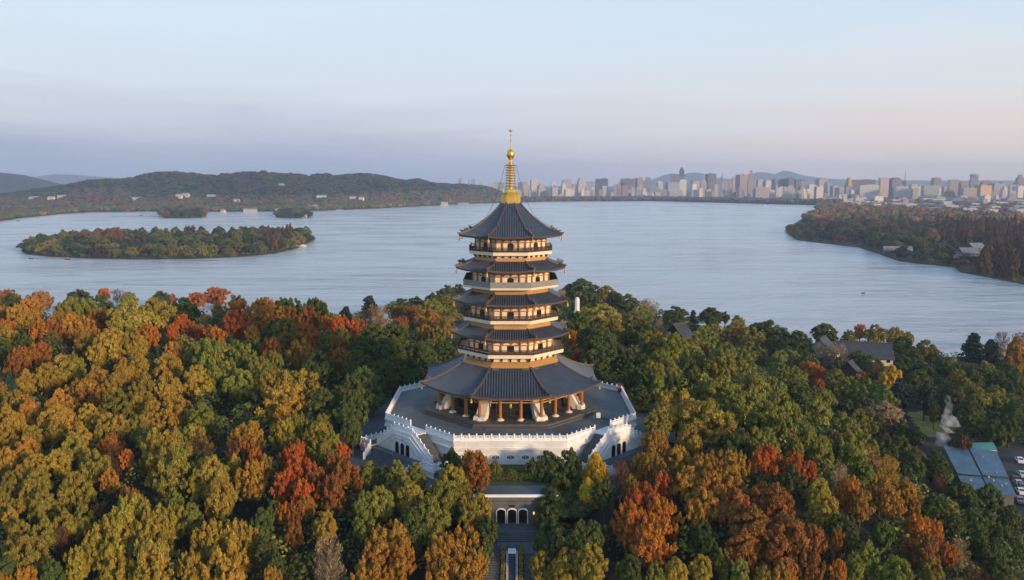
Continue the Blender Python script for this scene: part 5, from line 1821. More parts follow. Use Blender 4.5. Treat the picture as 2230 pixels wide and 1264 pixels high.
NAMED = [
 (1205,398,11,'W',4100,'flat'),(1227,399,14,'W',4050,'step'),(1235,392,19,'G',4600,'flat'),(1264,387,18,'T',4200,'step'),(1286,396,20,'G',4400,'flat'),(1310,390,30,'D',4500,'flat'),(1367,390,35,'M',4600,'flat'),
 (1392,388,15,'M',4500,'flat'),(1411,387,13,'B',4300,'flat'),(1348,394,10,'T',4000,'spire'),(1437,395,13,'G',4500,'gable'),(1470,380,20,'M',5200,'flat'),(1485,364,12,'D',5000,'cap'),(1486,392,17,'W',4300,'flat'),
 (1464,398,30,'B',4150,'flat'),(1514,395,18,'G',4700,'flat'),(1532,383,14,'T',4300,'spire'),(1548,379,20,'D',4400,'flat'),(1567,382,15,'B',4300,'sail'),(1598,386,6,'P',4500,'flat'),(1616,381,24,'M',4700,'flat'),
 (1636,370,14,'T',4500,'step'),(1655,392,14,'G',4700,'flat'),(1669,394,16,'P',4700,'flat'),(1700,391,40,'D',5000,'flat'),(1721,388,14,'D',4950,'flat'),(1740,391,22,'D',4990,'flat'),(1757,395,26,'G',4800,'flat'),
 (1789,391,22,'T',4500,'flat'),(1849,386,13,'O',4400,'dome'),(1875,392,66,'M',4900,'flat'),(1925,388,20,'P',4300,'flat'),(1949,387,27,'D',4400,'round'),(1972,371,3,'D',4800,'mast'),(1968,395,9,'D',4500,'flat'),
 (2039,388,16,'M',4700,'flat'),(2077,392,20,'T',4700,'flat'),(2097,396,18,'M',4700,'round'),(2122,379,20,'G',4300,'disc'),(2147,393,22,'M',4800,'round'),(2140,404,32,'O',3700,'flat'),(2170,400,28,'B',4200,'flat'),
 (2222,380,20,'M',4600,'step'),(2218,406,18,'W',3900,'flat'),(2026,405,35,'E',3800,'flat'),(2068,403,20,'T',3700,'tier'),(1963,407,28,'W',3900,'flat'),(1892,404,44,'W',4000,'flat'),(1783,407,18,'W',3900,'flat'),
 (1722,404,28,'C',3900,'step'),(1660,408,32,'C',3900,'flat'),(1840,408,40,'W',4050,'flat'),(1002,389,9,'B',5600,'flat'),(1021,388,4,'B',5600,'spire'),(1030,391,9,'B',5600,'flat'),(1046,395,12,'P',4900,'step'),
 (1074,400,15,'P',4300,'flat'),(1093,398,14,'B',4600,'flat'),(1162,392,15,'P',4500,'flat'),(1146,404,12,'P',4200,'flat'),(1178,400,20,'T',4300,'step'),(1134,398,12,'B',4700,'flat'),
 (90,403,14,'W',5200,'flat'),(112,399,13,'W',5200,'flat'),(103,402,10,'C',5300,'step'),(1990,402,16,'C',4300,'flat'),(2005,398,12,'P',4500,'spire'),(2190,396,20,'G',4600,'flat'),(2205,404,14,'W',4000,'flat'),(2110,410,30,'C',3650,'flat'),
]
SW = {'flat': 'flat roofed block', 'step': 'stepped tower', 'gable': 'gabled block', 'spire': 'tower with pointed roof', 'sail': 'slanted sail shaped tower', 'cap': 'tower with raised cap', 'dome': 'domed tower', 'round': 'round topped block', 'disc': 'tall tower with disc top', 'tier': 'tiered tower', 'mast': 'lattice broadcast mast'}
def city_where(px):
    if px < 200: return 'behind the far left hill'
    if px < 1110: return 'above the end of the hill'
    if px < 1300: return 'just right of the spire'
    if px < 1450: return 'left of the dark tower'
    if px < 1600: return 'around the dark tower'
    if px < 1760: return 'before the far mountains'
    if px < 1900: return 'above the wooded tip'
    if px < 2020: return 'by the lattice mast'
    if px < 2130: return 'left of the golden block'
    return 'at the skyline right end'
for (px, top, w, c, Y, s) in NAMED:
    o = building(px, top, w, c, Y, s, rc)
    city_items.append((o, '%s %s %s' % (BC[c][1], SW[s], city_where(px)), px))
n_fill = 0
while n_fill < 215:
    px = 1040 + rc.random() ** 0.85 * 1240
    top = rc.uniform(402, 424) if px < 1790 else rc.uniform(402, 438)
    if px < 1230: top = rc.uniform(408, 424)
    Y = rc.uniform(3750, 4500) if top < 424 else rc.uniform(2900, 3700)
    if px < 1150: Y = rc.uniform(4000, 4700)
    w = rc.uniform(6, 15) if top < 424 else rc.uniform(9, 26)
    c = rc.choice('WWWCCPPGGBTTMDE')
    s = rc.choice(['flat', 'flat', 'flat', 'flat', 'step', 'gable'])
    o = building(px, top, w, c, Y, s, rc)
    n_fill += 1
    city_items.append((o, 'low %s %s %s' % (BC[c][1], SW[s], city_where(px)), px))
# low roofs spreading down to the wooded point
for i in range(85):
    px = 1815 + rc.random() * 450
    base = rc.uniform(437, min(470, 446 + (px - 1800) * 0.055))
    Y = at_z(px, base, LAKE + .7)[1]
    c = rc.choice('WWWGCWGPB')
    s = rc.choice(['flat', 'gable', 'gable', 'flat', 'flat'])
    building(px, base - rc.uniform(4, 9), rc.uniform(12, 34), c, Y, s, rc, single=False)
# far grey row behind
for i in range(46):
    px = rc.uniform(1080, 2250); top = rc.uniform(393, 404)
    building(px, top, rc.uniform(8, 20), rc.choice('GBMGT'), rc.uniform(5200, 6400), 'flat', rc, single=False)
me = bpy.data.meshes.new('distant_buildings')
me.from_pydata(FAR_B[0], [], FAR_B[1]); me.update()
at = me.attributes.new('crown', 'FLOAT_COLOR', 'POINT')
at.data.foreach_set('color', np.array(FAR_B[2], dtype=np.float32).ravel())
fm_ = M['facade'].copy(); fm_.name = 'far_facade'
an = fm_.node_tree.nodes.new('ShaderNodeAttribute'); an.attribute_name = 'crown'
mxn = [q for q in fm_.node_tree.nodes if q.bl_idname == 'ShaderNodeMix'][0]
fm_.node_tree.links.new(an.outputs['Color'], [i for i in mxn.inputs if i.name == 'A' and i.type == 'RGBA'][0])
me.materials.append(fm_)
o = bpy.data.objects.new('distant_buildings', me); C.objects.link(o)
o['kind'] = 'stuff'; o['label'] = 'mass of small distant blocks and low roofs of the city'
ordinal_labels(city_items)

# ================================================================ LAKESIDE BUILDINGS
M['dark_roof'] = mat('grey_tile_roof', (0.045, 0.047, 0.055), 0.55, 0.25, 0.4, 0.3, 3.0)
M['pale_roof'] = mat('pale_roof', (0.30, 0.30, 0.32), 0.6, 0.15, 0.1)
M['mid_roof'] = mat('mid_grey_roof', (0.16, 0.165, 0.18), 0.6, 0.2, 0.2)
M['house_wall'] = mat('house_wall', (0.62, 0.55, 0.45), 0.7, 0.08, 0.3)
M['house_white'] = mat('house_white', (0.72, 0.70, 0.67), 0.7, 0.05, 0.3)
def hall(px, py, Y, wpx, hw, hr, rot, roof_m, wall_m, label, name='lakeside_hall', group=None, depth=None, zbase=None):
    """gabled hall: roof ridge at row py, depth Y"""
    x, y, zr = at_y(px, py, Y)
    L = wpx / FPX * Y
    dp = depth or max(7, min(L * 0.6, 16))
    z0 = zr - hw - hr if zbase is None else zbase
    r = thing(name, label, 'building', (x, Y, z0), group)
    r.rotation_euler = (0, 0, rot)
    hw_ = zr - hr - z0
    wb_ = MB(); wb_.box(-L / 2 + .8, L / 2 - .8, -dp / 2 + .8, dp / 2 - .8, -1.0, hw_)
    for sx_ in (-1, 1):
        xx = sx_ * (L / 2 - .8)
        wb_.add([(xx, -dp / 2 + .8, hw_), (xx, dp / 2 - .8, hw_), (xx, 0, hw_ + hr * .88)], [(0, 1, 2), (2, 1, 0)])
    rb = MB()
    n_ = 5
    for sgn in (-1, 1):
        for i in range(n_):
            f0, f1 = i / n_, (i + 1) / n_
            zf = lambda f: hw_ - .2 + (hr + .2) * (1 - (1 - (1 - f)) ** 0.8 if False else (1 - f) ** 1.25)
            y0, y1 = sgn * dp / 2 * f0, sgn * dp / 2 * f1
            a, c = zf(f0), zf(f1)
            rb.add([(-L / 2, y0, a), (L / 2, y0, a), (L / 2, y1, c), (-L / 2, y1, c), (-L / 2, y0, a - .25), (L / 2, y0, a - .25), (L / 2, y1, c - .25), (-L / 2, y1, c - .25)],
                   [(0, 1, 2, 3), (7, 6, 5, 4), (0, 3, 7, 4), (1, 5, 6, 2), (3, 2, 6, 7)])
    rb.beam((-L / 2 - .2, 0, hw_ + hr - .1), (L / 2 + .2, 0, hw_ + hr - .1), 0.4, 0.45)
    ROOTLOC[r.name] = Vector((0, 0, 0))
    obj('wall', wb_, wall_m, r)
    ro = obj('roof', rb, roof_m, r)
    wn_ = MB()
    k = max(2, int(L / 4))
    for i in range(k):
        c = -L / 2 + .8 + (L - 1.6) * (i + .5) / k
        wn_.box(c - .8, c + .8, -dp / 2 + .76, -dp / 2 + .79, hw_ * .25, hw_ * .8)
    obj('window', wn_, M['glass'], r)
    return r
hall(1880, 746, 372, 118, 2.5, 5.5, R(-14), M['dark_roof'], M['house_wall'], 'long dark tiled hall by the water, right of the pale trees', depth=18)
hall(1792, 735, 362, 46, 2, 6, R(52), M['dark_roof'], M['house_wall'], 'hall with pale gable end beside the long dark roof', depth=15)
hall(1852, 787, 318, 22, 1.5, 3, R(40), M['dark_roof'], M['wood_dark'], 'small grey roofed house below the pale trees', depth=8)
hall(1480, 706, 330, 34, 1, 3.4, R(25), M['dark_roof'], M['wood_dark'], 'mauve tiled hall among trees on the upper right slope', depth=12)
# house with pale roofs at the wooded point
for (px, py, Y, w, rt, dp, wl) in ((2125, 530, 860, 34, 0.25, 16, 'white walled house with grey hipped roof on the wooded point'), (2108, 540, 810, 36, -0.1, 18, 'front grey roofed house on the wooded point'),
                                  (1955, 537, 930, 62, -0.05, 8, 'long low white roofed hall on the wooded point')):
    hall(px, py, Y, w, 2.0, 4.5, rt, M['mid_roof'], M['greystone'], wl, 'lakeside_house', 'houses on the wooded point', depth=dp)
# pavilions and houses on the far left shore
shore_h = [(80, 428, 42, 'W'), (112, 428, 18, 'W'), (135, 425, 22, 'C'), (297, 430, 24, 'W'), (390, 423, 16, 'C'), (405, 421, 18, 'C'), (460, 424, 22, 'C'), (516, 434, 16, 'W'), (460, 452, 26, 'C'), (486, 456, 11, 'O'), (515, 451, 22, 'C'),
           (545, 455, 36, 'C'), (612, 455, 30, 'C'), (680, 446, 28, 'C'), (622, 452, 20, 'O'), (768, 428, 16, 'W'), (787, 429, 14, 'W'), (700, 425, 26, 'W'), (740, 457, 20, 'C'), (960, 440, 40, 'C'), (1010, 442, 30, 'C'), (205, 453, 10, 'C'), (613, 400, 14, 'W')]
sh_items = []
for (px, py, w, c) in shore_h:
    Y = at_z(px, np.interp(px, [p[0] for p in SHORE_PX], [p[1] for p in SHORE_PX]), LAKE + 0.8)[1]
    while Y < 3600:
        x, Y, z = at_y(px, py + 3.0, Y)
        if z <= max(LAKE + 2, hill_z(x, Y) + 3): break
        Y += 10.0
    Y -= 42.0 if py < 438 else 20.0
    zz = None
    x, y, z = at_y(px, py, Y)
    gz = max(LAKE + 0.8, hill_z(x, Y) if Y > 2300 else LAKE)
    h_ = hall(px, py, Y, w * 0.8, 5, 4, rc.uniform(-.25, .25), M['pale_roof'] if c != 'O' else mat('ochre_roof', (0.5, 0.26, 0.10), 0.6), M['house_wall'] if c != 'W' else M['house_white'], '', 'lakeside_house', 'houses along the far left shore', depth=16, zbase=z - 13)
    sh_items.append((h_, ('white house' if c == 'W' else 'ochre pavilion' if c == 'O' else 'cream house') + (' on the far wooded slope' if py < 438 else ' on the far left shoreline'), px))
hall(662, 468, at_z(662, 474.5, LAKE + .5)[1], 14, 5, 3, 0.1, M['pale_roof'], M['house_white'], 'white pavilion on the right end of the islet', 'pavilion', depth=8)
ordinal_labels(sh_items)

# white stone lantern tower on the right behind the pagoda
x, y, z = at_y(1257, 648, 312)
gz = ground(x, y)
lt = thing('stone_tower', 'slim white stone tower rising from trees behind the pagoda', 'tower', (x, y, gz))
tb = MB()
H_ = z - gz
tb.lathe([(1.25, -0.5), (1.2, H_ * .45), (1.0, H_ * .62)], 8, (x, y, gz))
obj('shaft', tb, M['house_white'], lt)
tb = MB()
tb.lathe([(1.25, H_ * .62), (1.3, H_ * .64), (0.9, H_ * .68), (0.9, H_ * .80), (1.15, H_ * .82), (0.95, H_ * .85), (0.95, H_ * .97), (0.75, H_ * .985), (0.6, H_)], 8, (x, y, gz))
obj('lantern_top', tb, M['house_white'], lt)

# ---- lawn, blue roofed market hall, car park, smoke
def drape(name, px_pts, dz, m, n=14):
    pts = []
    for (px, py) in px_pts:
        d = 120.0
        while d < 500:
            x, y, z = at_y(px, py, d)
            if z <= ground(x, y): break
            d += 0.5
        pts.append((x, y))
    x0, x1 = min(p[0] for p in pts), max(p[0] for p in pts); y0, y1 = min(p[1] for p in pts), max(p[1] for p in pts)
    mb = MB(); idx = {}
    st_ = 1.5
    nx_, ny_ = int((x1 - x0) / st_) + 1, int((y1 - y0) / st_) + 1
    def vid(i, j):
        if (i, j) not in idx:
            X, Y = x0 + i * st_, y0 + j * st_
            idx[(i, j)] = len(mb.v)
            mb.v.append((X, Y, max(ground(X + a, Y + c) for a in (-2, 0, 2) for c in (-2, 0, 2)) + dz))
        return idx[(i, j)]
    for i in range(nx_):
        for j in range(ny_):
            if inside((x0 + (i + .5) * st_, y0 + (j + .5) * st_), pts):
                mb.f.append((vid(i, j), vid(i + 1, j), vid(i + 1, j + 1), vid(i, j + 1)))
    return struct(name, mb, m, smooth=True)
drape('lawn', [(1975, 900), (2010, 898), (2050, 908), (2075, 922), (2080, 945), (2050, 950), (2025, 955), (2000, 940)], 0.12, M['lawn'])
drape('car_park', [(2150, 948), (2185, 940), (2260, 955), (2330, 1010), (2330, 1130), (2190, 1130), (2170, 1060), (2170, 990)], 0.15, M['asphalt'])
M['blue_roof'] = mat('blue_sheet_roof', (0.055, 0.115, 0.17), 0.5, 0.30, 0.25, brick=(3.4, 1.7, 0.6, 0.05))
def zroof(px, py, z): return at_z(px, py, z)
ZB = -17.0
mk = [zroof(2052, 967, ZB + 0.6), zroof(2170, 985, ZB + 0.6), zroof(2214, 1078, ZB - 0.6), zroof(2108, 1076, ZB - 0.6)]
mh = thing('market_hall', 'low hall with wide patched blue sheet roof beside the car park', 'building', (mk[3][0], mk[3][1], -23.5))
mb = MB()
A, B_, C_, D_ = [Vector(p) for p in mk]
def bil(u, v): return (A * (1 - u) + B_ * u) * (1 - v) + (D_ * (1 - u) + C_ * u) * v
for u0, u1, lift in ((0.0, 0.47, 0.0), (0.50, 1.0, 0.12)):
    for v0, v1, l2 in ((0, 0.62, 0.0), (0.635, 1.0, -0.35)):
        q = [bil(u0, v1), bil(u1, v1), bil(u1, v0), bil(u0, v0)]
        up = Vector((0, 0, lift + l2))
        mb.hexa([p + up - Vector((0, 0, .25)) for p in q], [p + up for p in q])
obj('roof', mb, M['blue_roof'], mh)
mw = MB()
q = [bil(0.03, .97), bil(.97, .97), bil(.97, .03), bil(.03, .03)]
mw.hexa([Vector((p.x, p.y, -25)) for p in q], [p - Vector((0, 0, 0.75)) for p in q])
obj('wall', mw, M['greystone'], mh)
va = MB()
for u, v in ((.2, .75), (.68, .2), (.8, .55), (.66, .72), (.78, .82), (.88, .78), (.6, .66)):
    p = bil(u, v)
    va.box(p.x - .2, p.x + .2, p.y - .2, p.y + .2, p.z - .1, p.z + .35)
obj('roof_vent', va, M['pale_roof'], mh)
tl = thing('lean_to', 'small turquoise pitched roof behind the blue hall', 'building', at_z(2137, 975, -20))
lm = MB()
p = Vector(at_z(2137, 972, -19.5))
lm.add([(p.x - 5, p.y - 3, p.z - 1), (p.x + 4, p.y - 2, p.z - 1), (p.x + 4.5, p.y + 1.5, p.z + .7), (p.x - 4.5, p.y + 1, p.z + .7), (p.x - 5, p.y - 3, p.z - 1.2), (p.x + 4, p.y - 2, p.z - 1.2), (p.x + 4.5, p.y + 1.5, p.z + .5), (p.x - 4.5, p.y + 1, p.z + .5)],
       [(0, 1, 2, 3), (7, 6, 5, 4), (0, 4, 5, 1), (1, 5, 6, 2), (2, 6, 7, 3), (3, 7, 4, 0)])
obj('roof', lm, mat('turquoise_roof', (0.05, 0.17, 0.18), 0.5), tl)
lw = MB(); lw.box(p.x - 4, p.x + 3.6, p.y - 1.8, p.y + 1, -25, p.z - .75)
obj('wall', lw, M['house_wall'], tl)

# cars
CARCOL = {'white': (0.7, 0.7, 0.72), 'silver': (0.42, 0.44, 0.46), 'black': (0.02, 0.02, 0.022), 'grey': (0.16, 0.17, 0.18), 'blue': (0.05, 0.10, 0.2)}
CARM = {k: mat('car_paint_' + k, v, 0.3, 0.03, 1.0, spec=0.6) for k, v in CARCOL.items()}
M['rubber'] = mat('rubber', (0.02, 0.02, 0.02), 0.8)
def car(x, y, z, rot, col, label):
    r = thing('parked_car', label, 'car', (x, y, z), 'cars in the car park')
    r.rotation_euler = (0, 0, rot)
    ROOTLOC[r.name] = Vector((0, 0, 0))
    prof = [(-2.2, .35), (-2.25, .75), (-2.05, .98), (-1.25, 1.05), (-0.65, 1.46), (0.75, 1.48), (1.45, 1.06), (2.1, .95), (2.25, .7), (2.2, .35)]
    b = MB()
    def loop(w, s): return [(x_, w * (1.0 if z_ < 1.02 else 0.82), z_) for x_, z_ in prof]
    n_ = len(prof)
    L_ = [(x_, -(0.9 if z_ < 1.06 else .74), z_) for x_, z_ in prof]; R_ = [(x_, (0.9 if z_ < 1.06 else .74), z_) for x_, z_ in prof]
    b.add(L_ + R_, [tuple(reversed(range(n_))), tuple(range(n_, 2 * n_))] + [(i, (i + 1) % n_, n_ + (i + 1) % n_, n_ + i) for i in range(n_)])
    obj('body', b, CARM[col], r)
    w_ = MB()
    w_.add([(1.40, -.66, 1.10), (1.40, .66, 1.10), (.82, .62, 1.455), (.82, -.62, 1.455)], [(0, 1, 2, 3)])
    obj('windscreen', w_, M['glass'], r).location = (0.015, 0, 0.015)
    w_ = MB()
    w_.add([(-1.2, -.66, 1.09), (-1.2, .66, 1.09), (-.72, .62, 1.44), (-.72, -.62, 1.44)], [(0, 3, 2, 1)])
    obj('rear_window', w_, M['glass'], r).location = (-0.015, 0, 0.02)
    for sy in (-1, 1):
        w_ = MB()
        w_.add([(-1.0, sy * .895, 1.075), (1.2, sy * .895, 1.075), (.7, sy * .765, 1.42), (-.6, sy * .765, 1.42)], [(0, 1, 2, 3), (3, 2, 1, 0)])
        obj('side_window', w_, M['glass'], r)
        for sx in (-1.35, 1.35):
            t_ = MB(); t_.tube([(sx, sy * .72, .33), (sx, sy * .93, .33)], .33, 14)
            wo_ = obj('wheel', t_, M['rubber'], r)
            hb_ = MB(); hb_.tube([(sx, sy * .925, .33), (sx, sy * .945, .33)], .19, 10)
            obj('rim', hb_, M['pale_roof'], wo_)
    return r
cars = [(2221, 1002, 1.25, 'white', 'white car at the far end of the car park'), (2226, 1033, 1.3, 'silver', 'silver car by the edge, above the black one'), (2212, 1043, 1.3, 'black', 'black car parked beside the blue roof'), (2218, 1052, 1.3, 'silver', 'silver car between black and blue cars'),
        (2226, 1060, 1.3, 'blue', 'dark blue car between silver and white cars'), (2223, 1070, 1.3, 'white', 'white car at the near end of the row'), (2221, 1089, 1.2, 'grey', 'grey car below the blue roof corner')]
for px, py, rt, col, lab in cars:
    d = 150.0
    while d < 320:
        x, y, z = at_y(px, py, d)
        gz = max(ground(x + a, y + c) for a in (-2, 0, 2) for c in (-2, 0, 2)) + 0.15
        if z - 0.7 <= gz: break
        d += 0.3
    car(x, y, gz, rt, col, lab)

# smoke rising behind the blue hall
smk = bpy.data.materials.new('white_smoke'); smk.use_nodes = True
nt = smk.node_tree; nt.nodes.clear()
ov = nt.nodes.new('ShaderNodeOutputMaterial'); vp = nt.nodes.new('ShaderNodeVolumePrincipled')
vp.inputs['Color'].default_value = (0.95, 0.96, 1.0, 1)
tcn = nt.nodes.new('ShaderNodeTexCoord'); nz = nt.nodes.new('ShaderNodeTexNoise'); nz.inputs['Scale'].default_value = 0.55; nz.inputs['Detail'].default_value = 4
nt.links.new(tcn.outputs['Object'], nz.inputs['Vector'])
mrn = nt.nodes.new('ShaderNodeMapRange'); mrn.inputs['From Min'].default_value = 0.34; mrn.inputs['From Max'].default_value = 0.66
mrn.inputs['To Min'].default_value = 0.0; mrn.inputs['To Max'].default_value = 0.22
nt.links.new(nz.outputs['Fac'], mrn.inputs['Value']); nt.links.new(mrn.outputs[0], vp.inputs['Density']); nt.links.new(vp.outputs[0], ov.inputs['Volume'])
sk = MB(); rsk = random.Random(2)
sm_pts = [(2046, 972, 1.2), (2050, 960, 1.6), (2056, 948, 2.0), (2062, 935, 2.3), (2070, 925, 2.6), (2067, 915, 2.0), (2062, 905, 1.3), (2065, 893, 1.0), (2068, 882, 0.9), (2064, 872, 0.9), (2066, 862, 0.5)]
cpts = [at_y(px, py, 238) for px, py, r_ in sm_pts]
sk.tube(cpts, [p[2] * 1.15 for p in sm_pts], 10)
so_ = struct('smoke', sk, smk, kind='stuff', label='white smoke rising behind the blue roofed hall')

# ================================================================ ENTRANCE HALL AND ESCALATOR
en = thing('entrance_hall', 'grey stone entrance front with three white framed arches', 'building', (0, ENT_Y, -0.2))
fw = MB()
XW = 8.2
def arch_top(c, w, z0, h, n=10):
    return [(c - w + 2 * w * i / n, z0 + h * math.sin(math.pi * i / n) ** 0.7) for i in range(n + 1)]
AX = [-1.95, 0.0, 1.95]; AWD = 0.83; AZ, AH = 2.05, 0.42
# wall with real openings: piers, lintels and jambs
xs_e = [-XW] + [v for c in AX for v in (c - AWD, c + AWD)] + [XW]
for i in range(0, len(xs_e), 2):
    fw.box(xs_e[i], xs_e[i + 1], ENT_Y, ENT_Y + 0.6, -2.0, 3.55)
for c in AX:
    ar = arch_top(c, AWD, AZ, AH)
    for (xa, za), (xb, zb_) in zip(ar, ar[1:]):
        fw.add([(xa, ENT_Y, za), (xb, ENT_Y, zb_), (xb, ENT_Y, 3.55), (xa, ENT_Y, 3.55), (xa, ENT_Y + .6, za), (xb, ENT_Y + .6, zb_)], [(0, 1, 2, 3), (0, 4, 5, 1)])
fw.box(-XW, XW, ENT_Y + 0.25, ENT_Y + 0.9, 3.55, 4.62)
for sx_ in (-1, 1):
    fw.box(min(sx_ * XW, sx_ * (XW - .5)), max(sx_ * XW, sx_ * (XW - .5)), ENT_Y + .6, 144, -2, 4.6)
obj('wall', fw, M['greystone'], en)
cp = MB()
cp.box(-XW - .1, XW + .1, ENT_Y + 0.05, ENT_Y + 0.4, 4.62, 5.06)
obj('coping', cp, M['marble'], en)
cn_ = MB(); cn_.box(-XW, XW, ENT_Y - 0.10, ENT_Y + 0.25, 3.55, 3.85)
obj('cornice', cn_, M['greystone'], en)
bkm = MB(); bkm.box(-5, 5, ENT_Y + 3.2, ENT_Y + 3.4, -2, 3.5); bkm.box(-5, 5, ENT_Y + .6, ENT_Y + 3.2, -1, -0.19)
obj('inner_wall', bkm, mat('brown_lobby', (0.09, 0.045, 0.02), 0.6), en)
for c in AX:
    fm = MB()
    for s_ in (-1, 1):
        fm.box(c + s_ * AWD - .085, c + s_ * AWD + .085, ENT_Y - 0.14, ENT_Y - 0.003, -0.2, AZ + 0.05)
    ar = arch_top(c, AWD, AZ, AH)
    for p_, q_ in zip(ar, ar[1:]):
        fm.add([(p_[0], ENT_Y - .15, p_[1] - .02), (q_[0], ENT_Y - .15, q_[1] - .02), (q_[0], ENT_Y - .15, q_[1] + .2), (p_[0], ENT_Y - .15, p_[1] + .2),
                (p_[0], ENT_Y - .002, p_[1] + .2), (q_[0], ENT_Y - .002, q_[1] + .2)], [(0, 1, 2, 3), (3, 2, 5, 4)])
    obj('arch_frame', fm, M['marble'], en)
pq = MB(); pq.box(-0.5, 0.5, ENT_Y - .06, ENT_Y - 0.002, 2.85, 3.2)
obj('name_plaque', pq, M['dark'], en)
for sx_ in (-3.9, 3.9):
    sl = MB(); sl.lathe([(0.05, 1.5), (0.13, 1.6), (0.15, 1.9), (0.05, 2.02)], 8, (sx_, ENT_Y - 0.16, 0))
    lm_ = bpy.data.materials.get('lamp_glow')
    if lm_ is None:
        lm_ = mat('lamp_glow', (0.9, 0.6, 0.3), 0.5)
        lm_.node_tree.nodes['Principled BSDF'].inputs['Emission Color'].default_value = (1.0, 0.55, 0.2, 1)
        lm_.node_tree.nodes['Principled BSDF'].inputs['Emission Strength'].default_value = 1.2
    obj('wall_lamp', sl, lm_, en)

es = thing('escalator', 'outdoor escalator with white edges climbing to the entrance', 'escalator', (0, 129.3, -1.05))
SL = 0.55
def ez(y): return -1.05 - (129.2 - y) * SL
stp = MB()
for i in range(60):
    y1 = 129.0 - 0.4 * i
    stp.box(-0.62, 0.62, y1 - 0.4, y1, ez(y1) - 1.3, ez(y1) - 0.05)
obj('moving_steps', stp, mat('escalator_step', (0.05, 0.07, 0.10), 0.45, metal=0.3), es)
for sx_ in (-1, 1):
    bb = MB()
    bb.beam((sx_ * 0.78, 129.2, ez(129.2) - .9), (sx_ * 0.78, 105, ez(105) - .9), 0.26, 1.45)
    obj('balustrade', bb, M['white_metal'], es)
    hr_ = MB(); hr_.tube([(sx_ * 0.78, 130.4, -0.1), (sx_ * 0.78, 129.3, 0.0 - .1), (sx_ * 0.78, 105, ez(105) + .95)], 0.06, 6)
    obj('handrail', hr_, M['rubber'], es)
tp_ = MB(); tp_.box(-0.66, 0.66, 129.25, 130.9, -1.1, -0.93)
obj('landing_plate', tp_, M['white_metal'], es)
hd = MB(); hd.box(-0.66, 0.66, 129.9, 130.3, -0.93, -0.62)
obj('comb_housing', hd, M['white_metal'], es)
# planters with clipped shrubs along both sides
for sx_ in (-1, 1):
    p = thing('planter', ('left' if sx_ < 0 else 'right') + ' strip of yellow green shrubs beside the escalator', 'planter', (sx_ * 1.45, 130, -1.1))
    pb = MB(); pb.beam((sx_ * 1.45, 129.6, ez(129.6) - 1), (sx_ * 1.45, 105, ez(105) - 1), 0.8, 1.25)
    pb.box(sx_ * 1.45 - .4, sx_ * 1.45 + .4, 129.6, 130.8, -2, -.3)
    obj('trough', pb, mat('planter_stone', (0.10, 0.07, 0.05), 0.8), p)
    cl = []
    for i in range(46):
        y_ = 130.4 - i * 0.5
        cl.append((sx_ * 1.45 + rs.uniform(-.1, .1), y_, ez(min(y_, 129.6)) + .5, 0.42, 0.32, COL['l'][0] if rs.random() < .6 else COL['o'][0], 40, 0.10))
    b_ = bulk_leaves('shrubs', cl, 'yellow green clipped shrubs', kind='thing', seed=int(sx_ + 3))
    b_.parent = p; b_.location = -Vector(p.location)
    del b_['kind']; del b_['label']

# hedge and grass between entrance terrace and the wall
hd_ = MB(); 
cl = []
for i in range(60):
    for j in range(8):
        X = -9 + 18 * i / 59; Yh = 146.7 + 0.55 * j
        cl.append((X + rs.uniform(-.1, .1), Yh, 5.6 + 0.15 * math.sin(i * .7) - (0.25 if j == 0 else 0), 0.42, 0.55, (0.10, 0.115, 0.022), 34, 0.10))
hg = bulk_leaves('hedge', cl, 'clipped green hedge at the foot of the terrace wall', kind='thing', seed=44)
hg['category'] = 'hedge'; del hg['kind']
gs = MB(); gs.box(-10, 10, 144.31, 155.8, 4.4, 4.98)
struct('lawn', gs, M['hedge'])

# ================================================================ SMALL THINGS ON THE TERRACE
def barrier(px0, py0, px1, py1, label):
    a = at_z(px0, py0, ZD + .02); b = at_z(px1, py1, ZD + .02)
    mid = ((a[0] + b[0]) / 2, (a[1] + b[1]) / 2, ZD + .02)
    t_ = thing('crowd_barrier', label, 'barrier', mid, 'barriers on the terrace')
    A_, B2 = Vector(a), Vector(b)
    f_ = MB()
    f_.beam(A_, B2, 0.06, 0.06, 1.0); f_.beam(A_, B2, 0.05, 0.05, 0.25)
    for i in range(7):
        p = A_.lerp(B2, i / 6); f_.tube([p + Vector((0, 0, .05)), p + Vector((0, 0, 1.05))], 0.03, 5)
    obj('frame', f_, M['steel_blue'], t_)
    pn = MB(); pn.beam(A_, B2, 0.02, 0.5, 0.4)
    obj('panel', pn, M['steel_blue'], t_)
    for e in (A_, B2):
        ft = MB(); d = (B2 - A_).normalized(); s_ = Vector((-d.y, d.x, 0)) * .35
        ft.beam(e - s_, e + s_, 0.08, 0.06)
        obj('foot', ft, M['steel_blue'], t_)
barrier(1270, 905, 1296, 897, 'blue barrier panel at the podium edge, leftmost of the barriers')
barrier(1292, 917, 1304, 905, 'short blue barrier between podium edge and notice board')
barrier(1309, 917, 1340, 924, 'blue barrier right of the pale notice board')
def bin_(px, py, label):
    x, y, z = at_z(px, py, ZD + .02)
    b = thing('litter_bin', label, 'bin', (x, y, z), 'bins on the terrace')
    m1 = MB(); m1.lathe([(0.35, 0), (0.38, .8), (0.36, .95)], 12, (x, y, z)); obj('drum', m1, M['steel_blue'], b)
    m1 = MB(); m1.lathe([(0.4, .95), (0.4, 1.03), (0.1, 1.15)], 12, (x, y, z)); obj('lid', m1, M['dark'], b)
bin_(1188, 912, 'dark round bin beside the right cream pier'); bin_(1080, 925, 'dark bin on the left of the front step'); bin_(1146, 926, 'dark bin on the right of the front step'); bin_(948, 884, 'dark bin behind the left cream pier')
x, y, z = at_z(1303, 914, ZD + .02)
nb2 = thing('notice_board', 'small pale green notice board standing on the terrace', 'sign', (x, y, z))
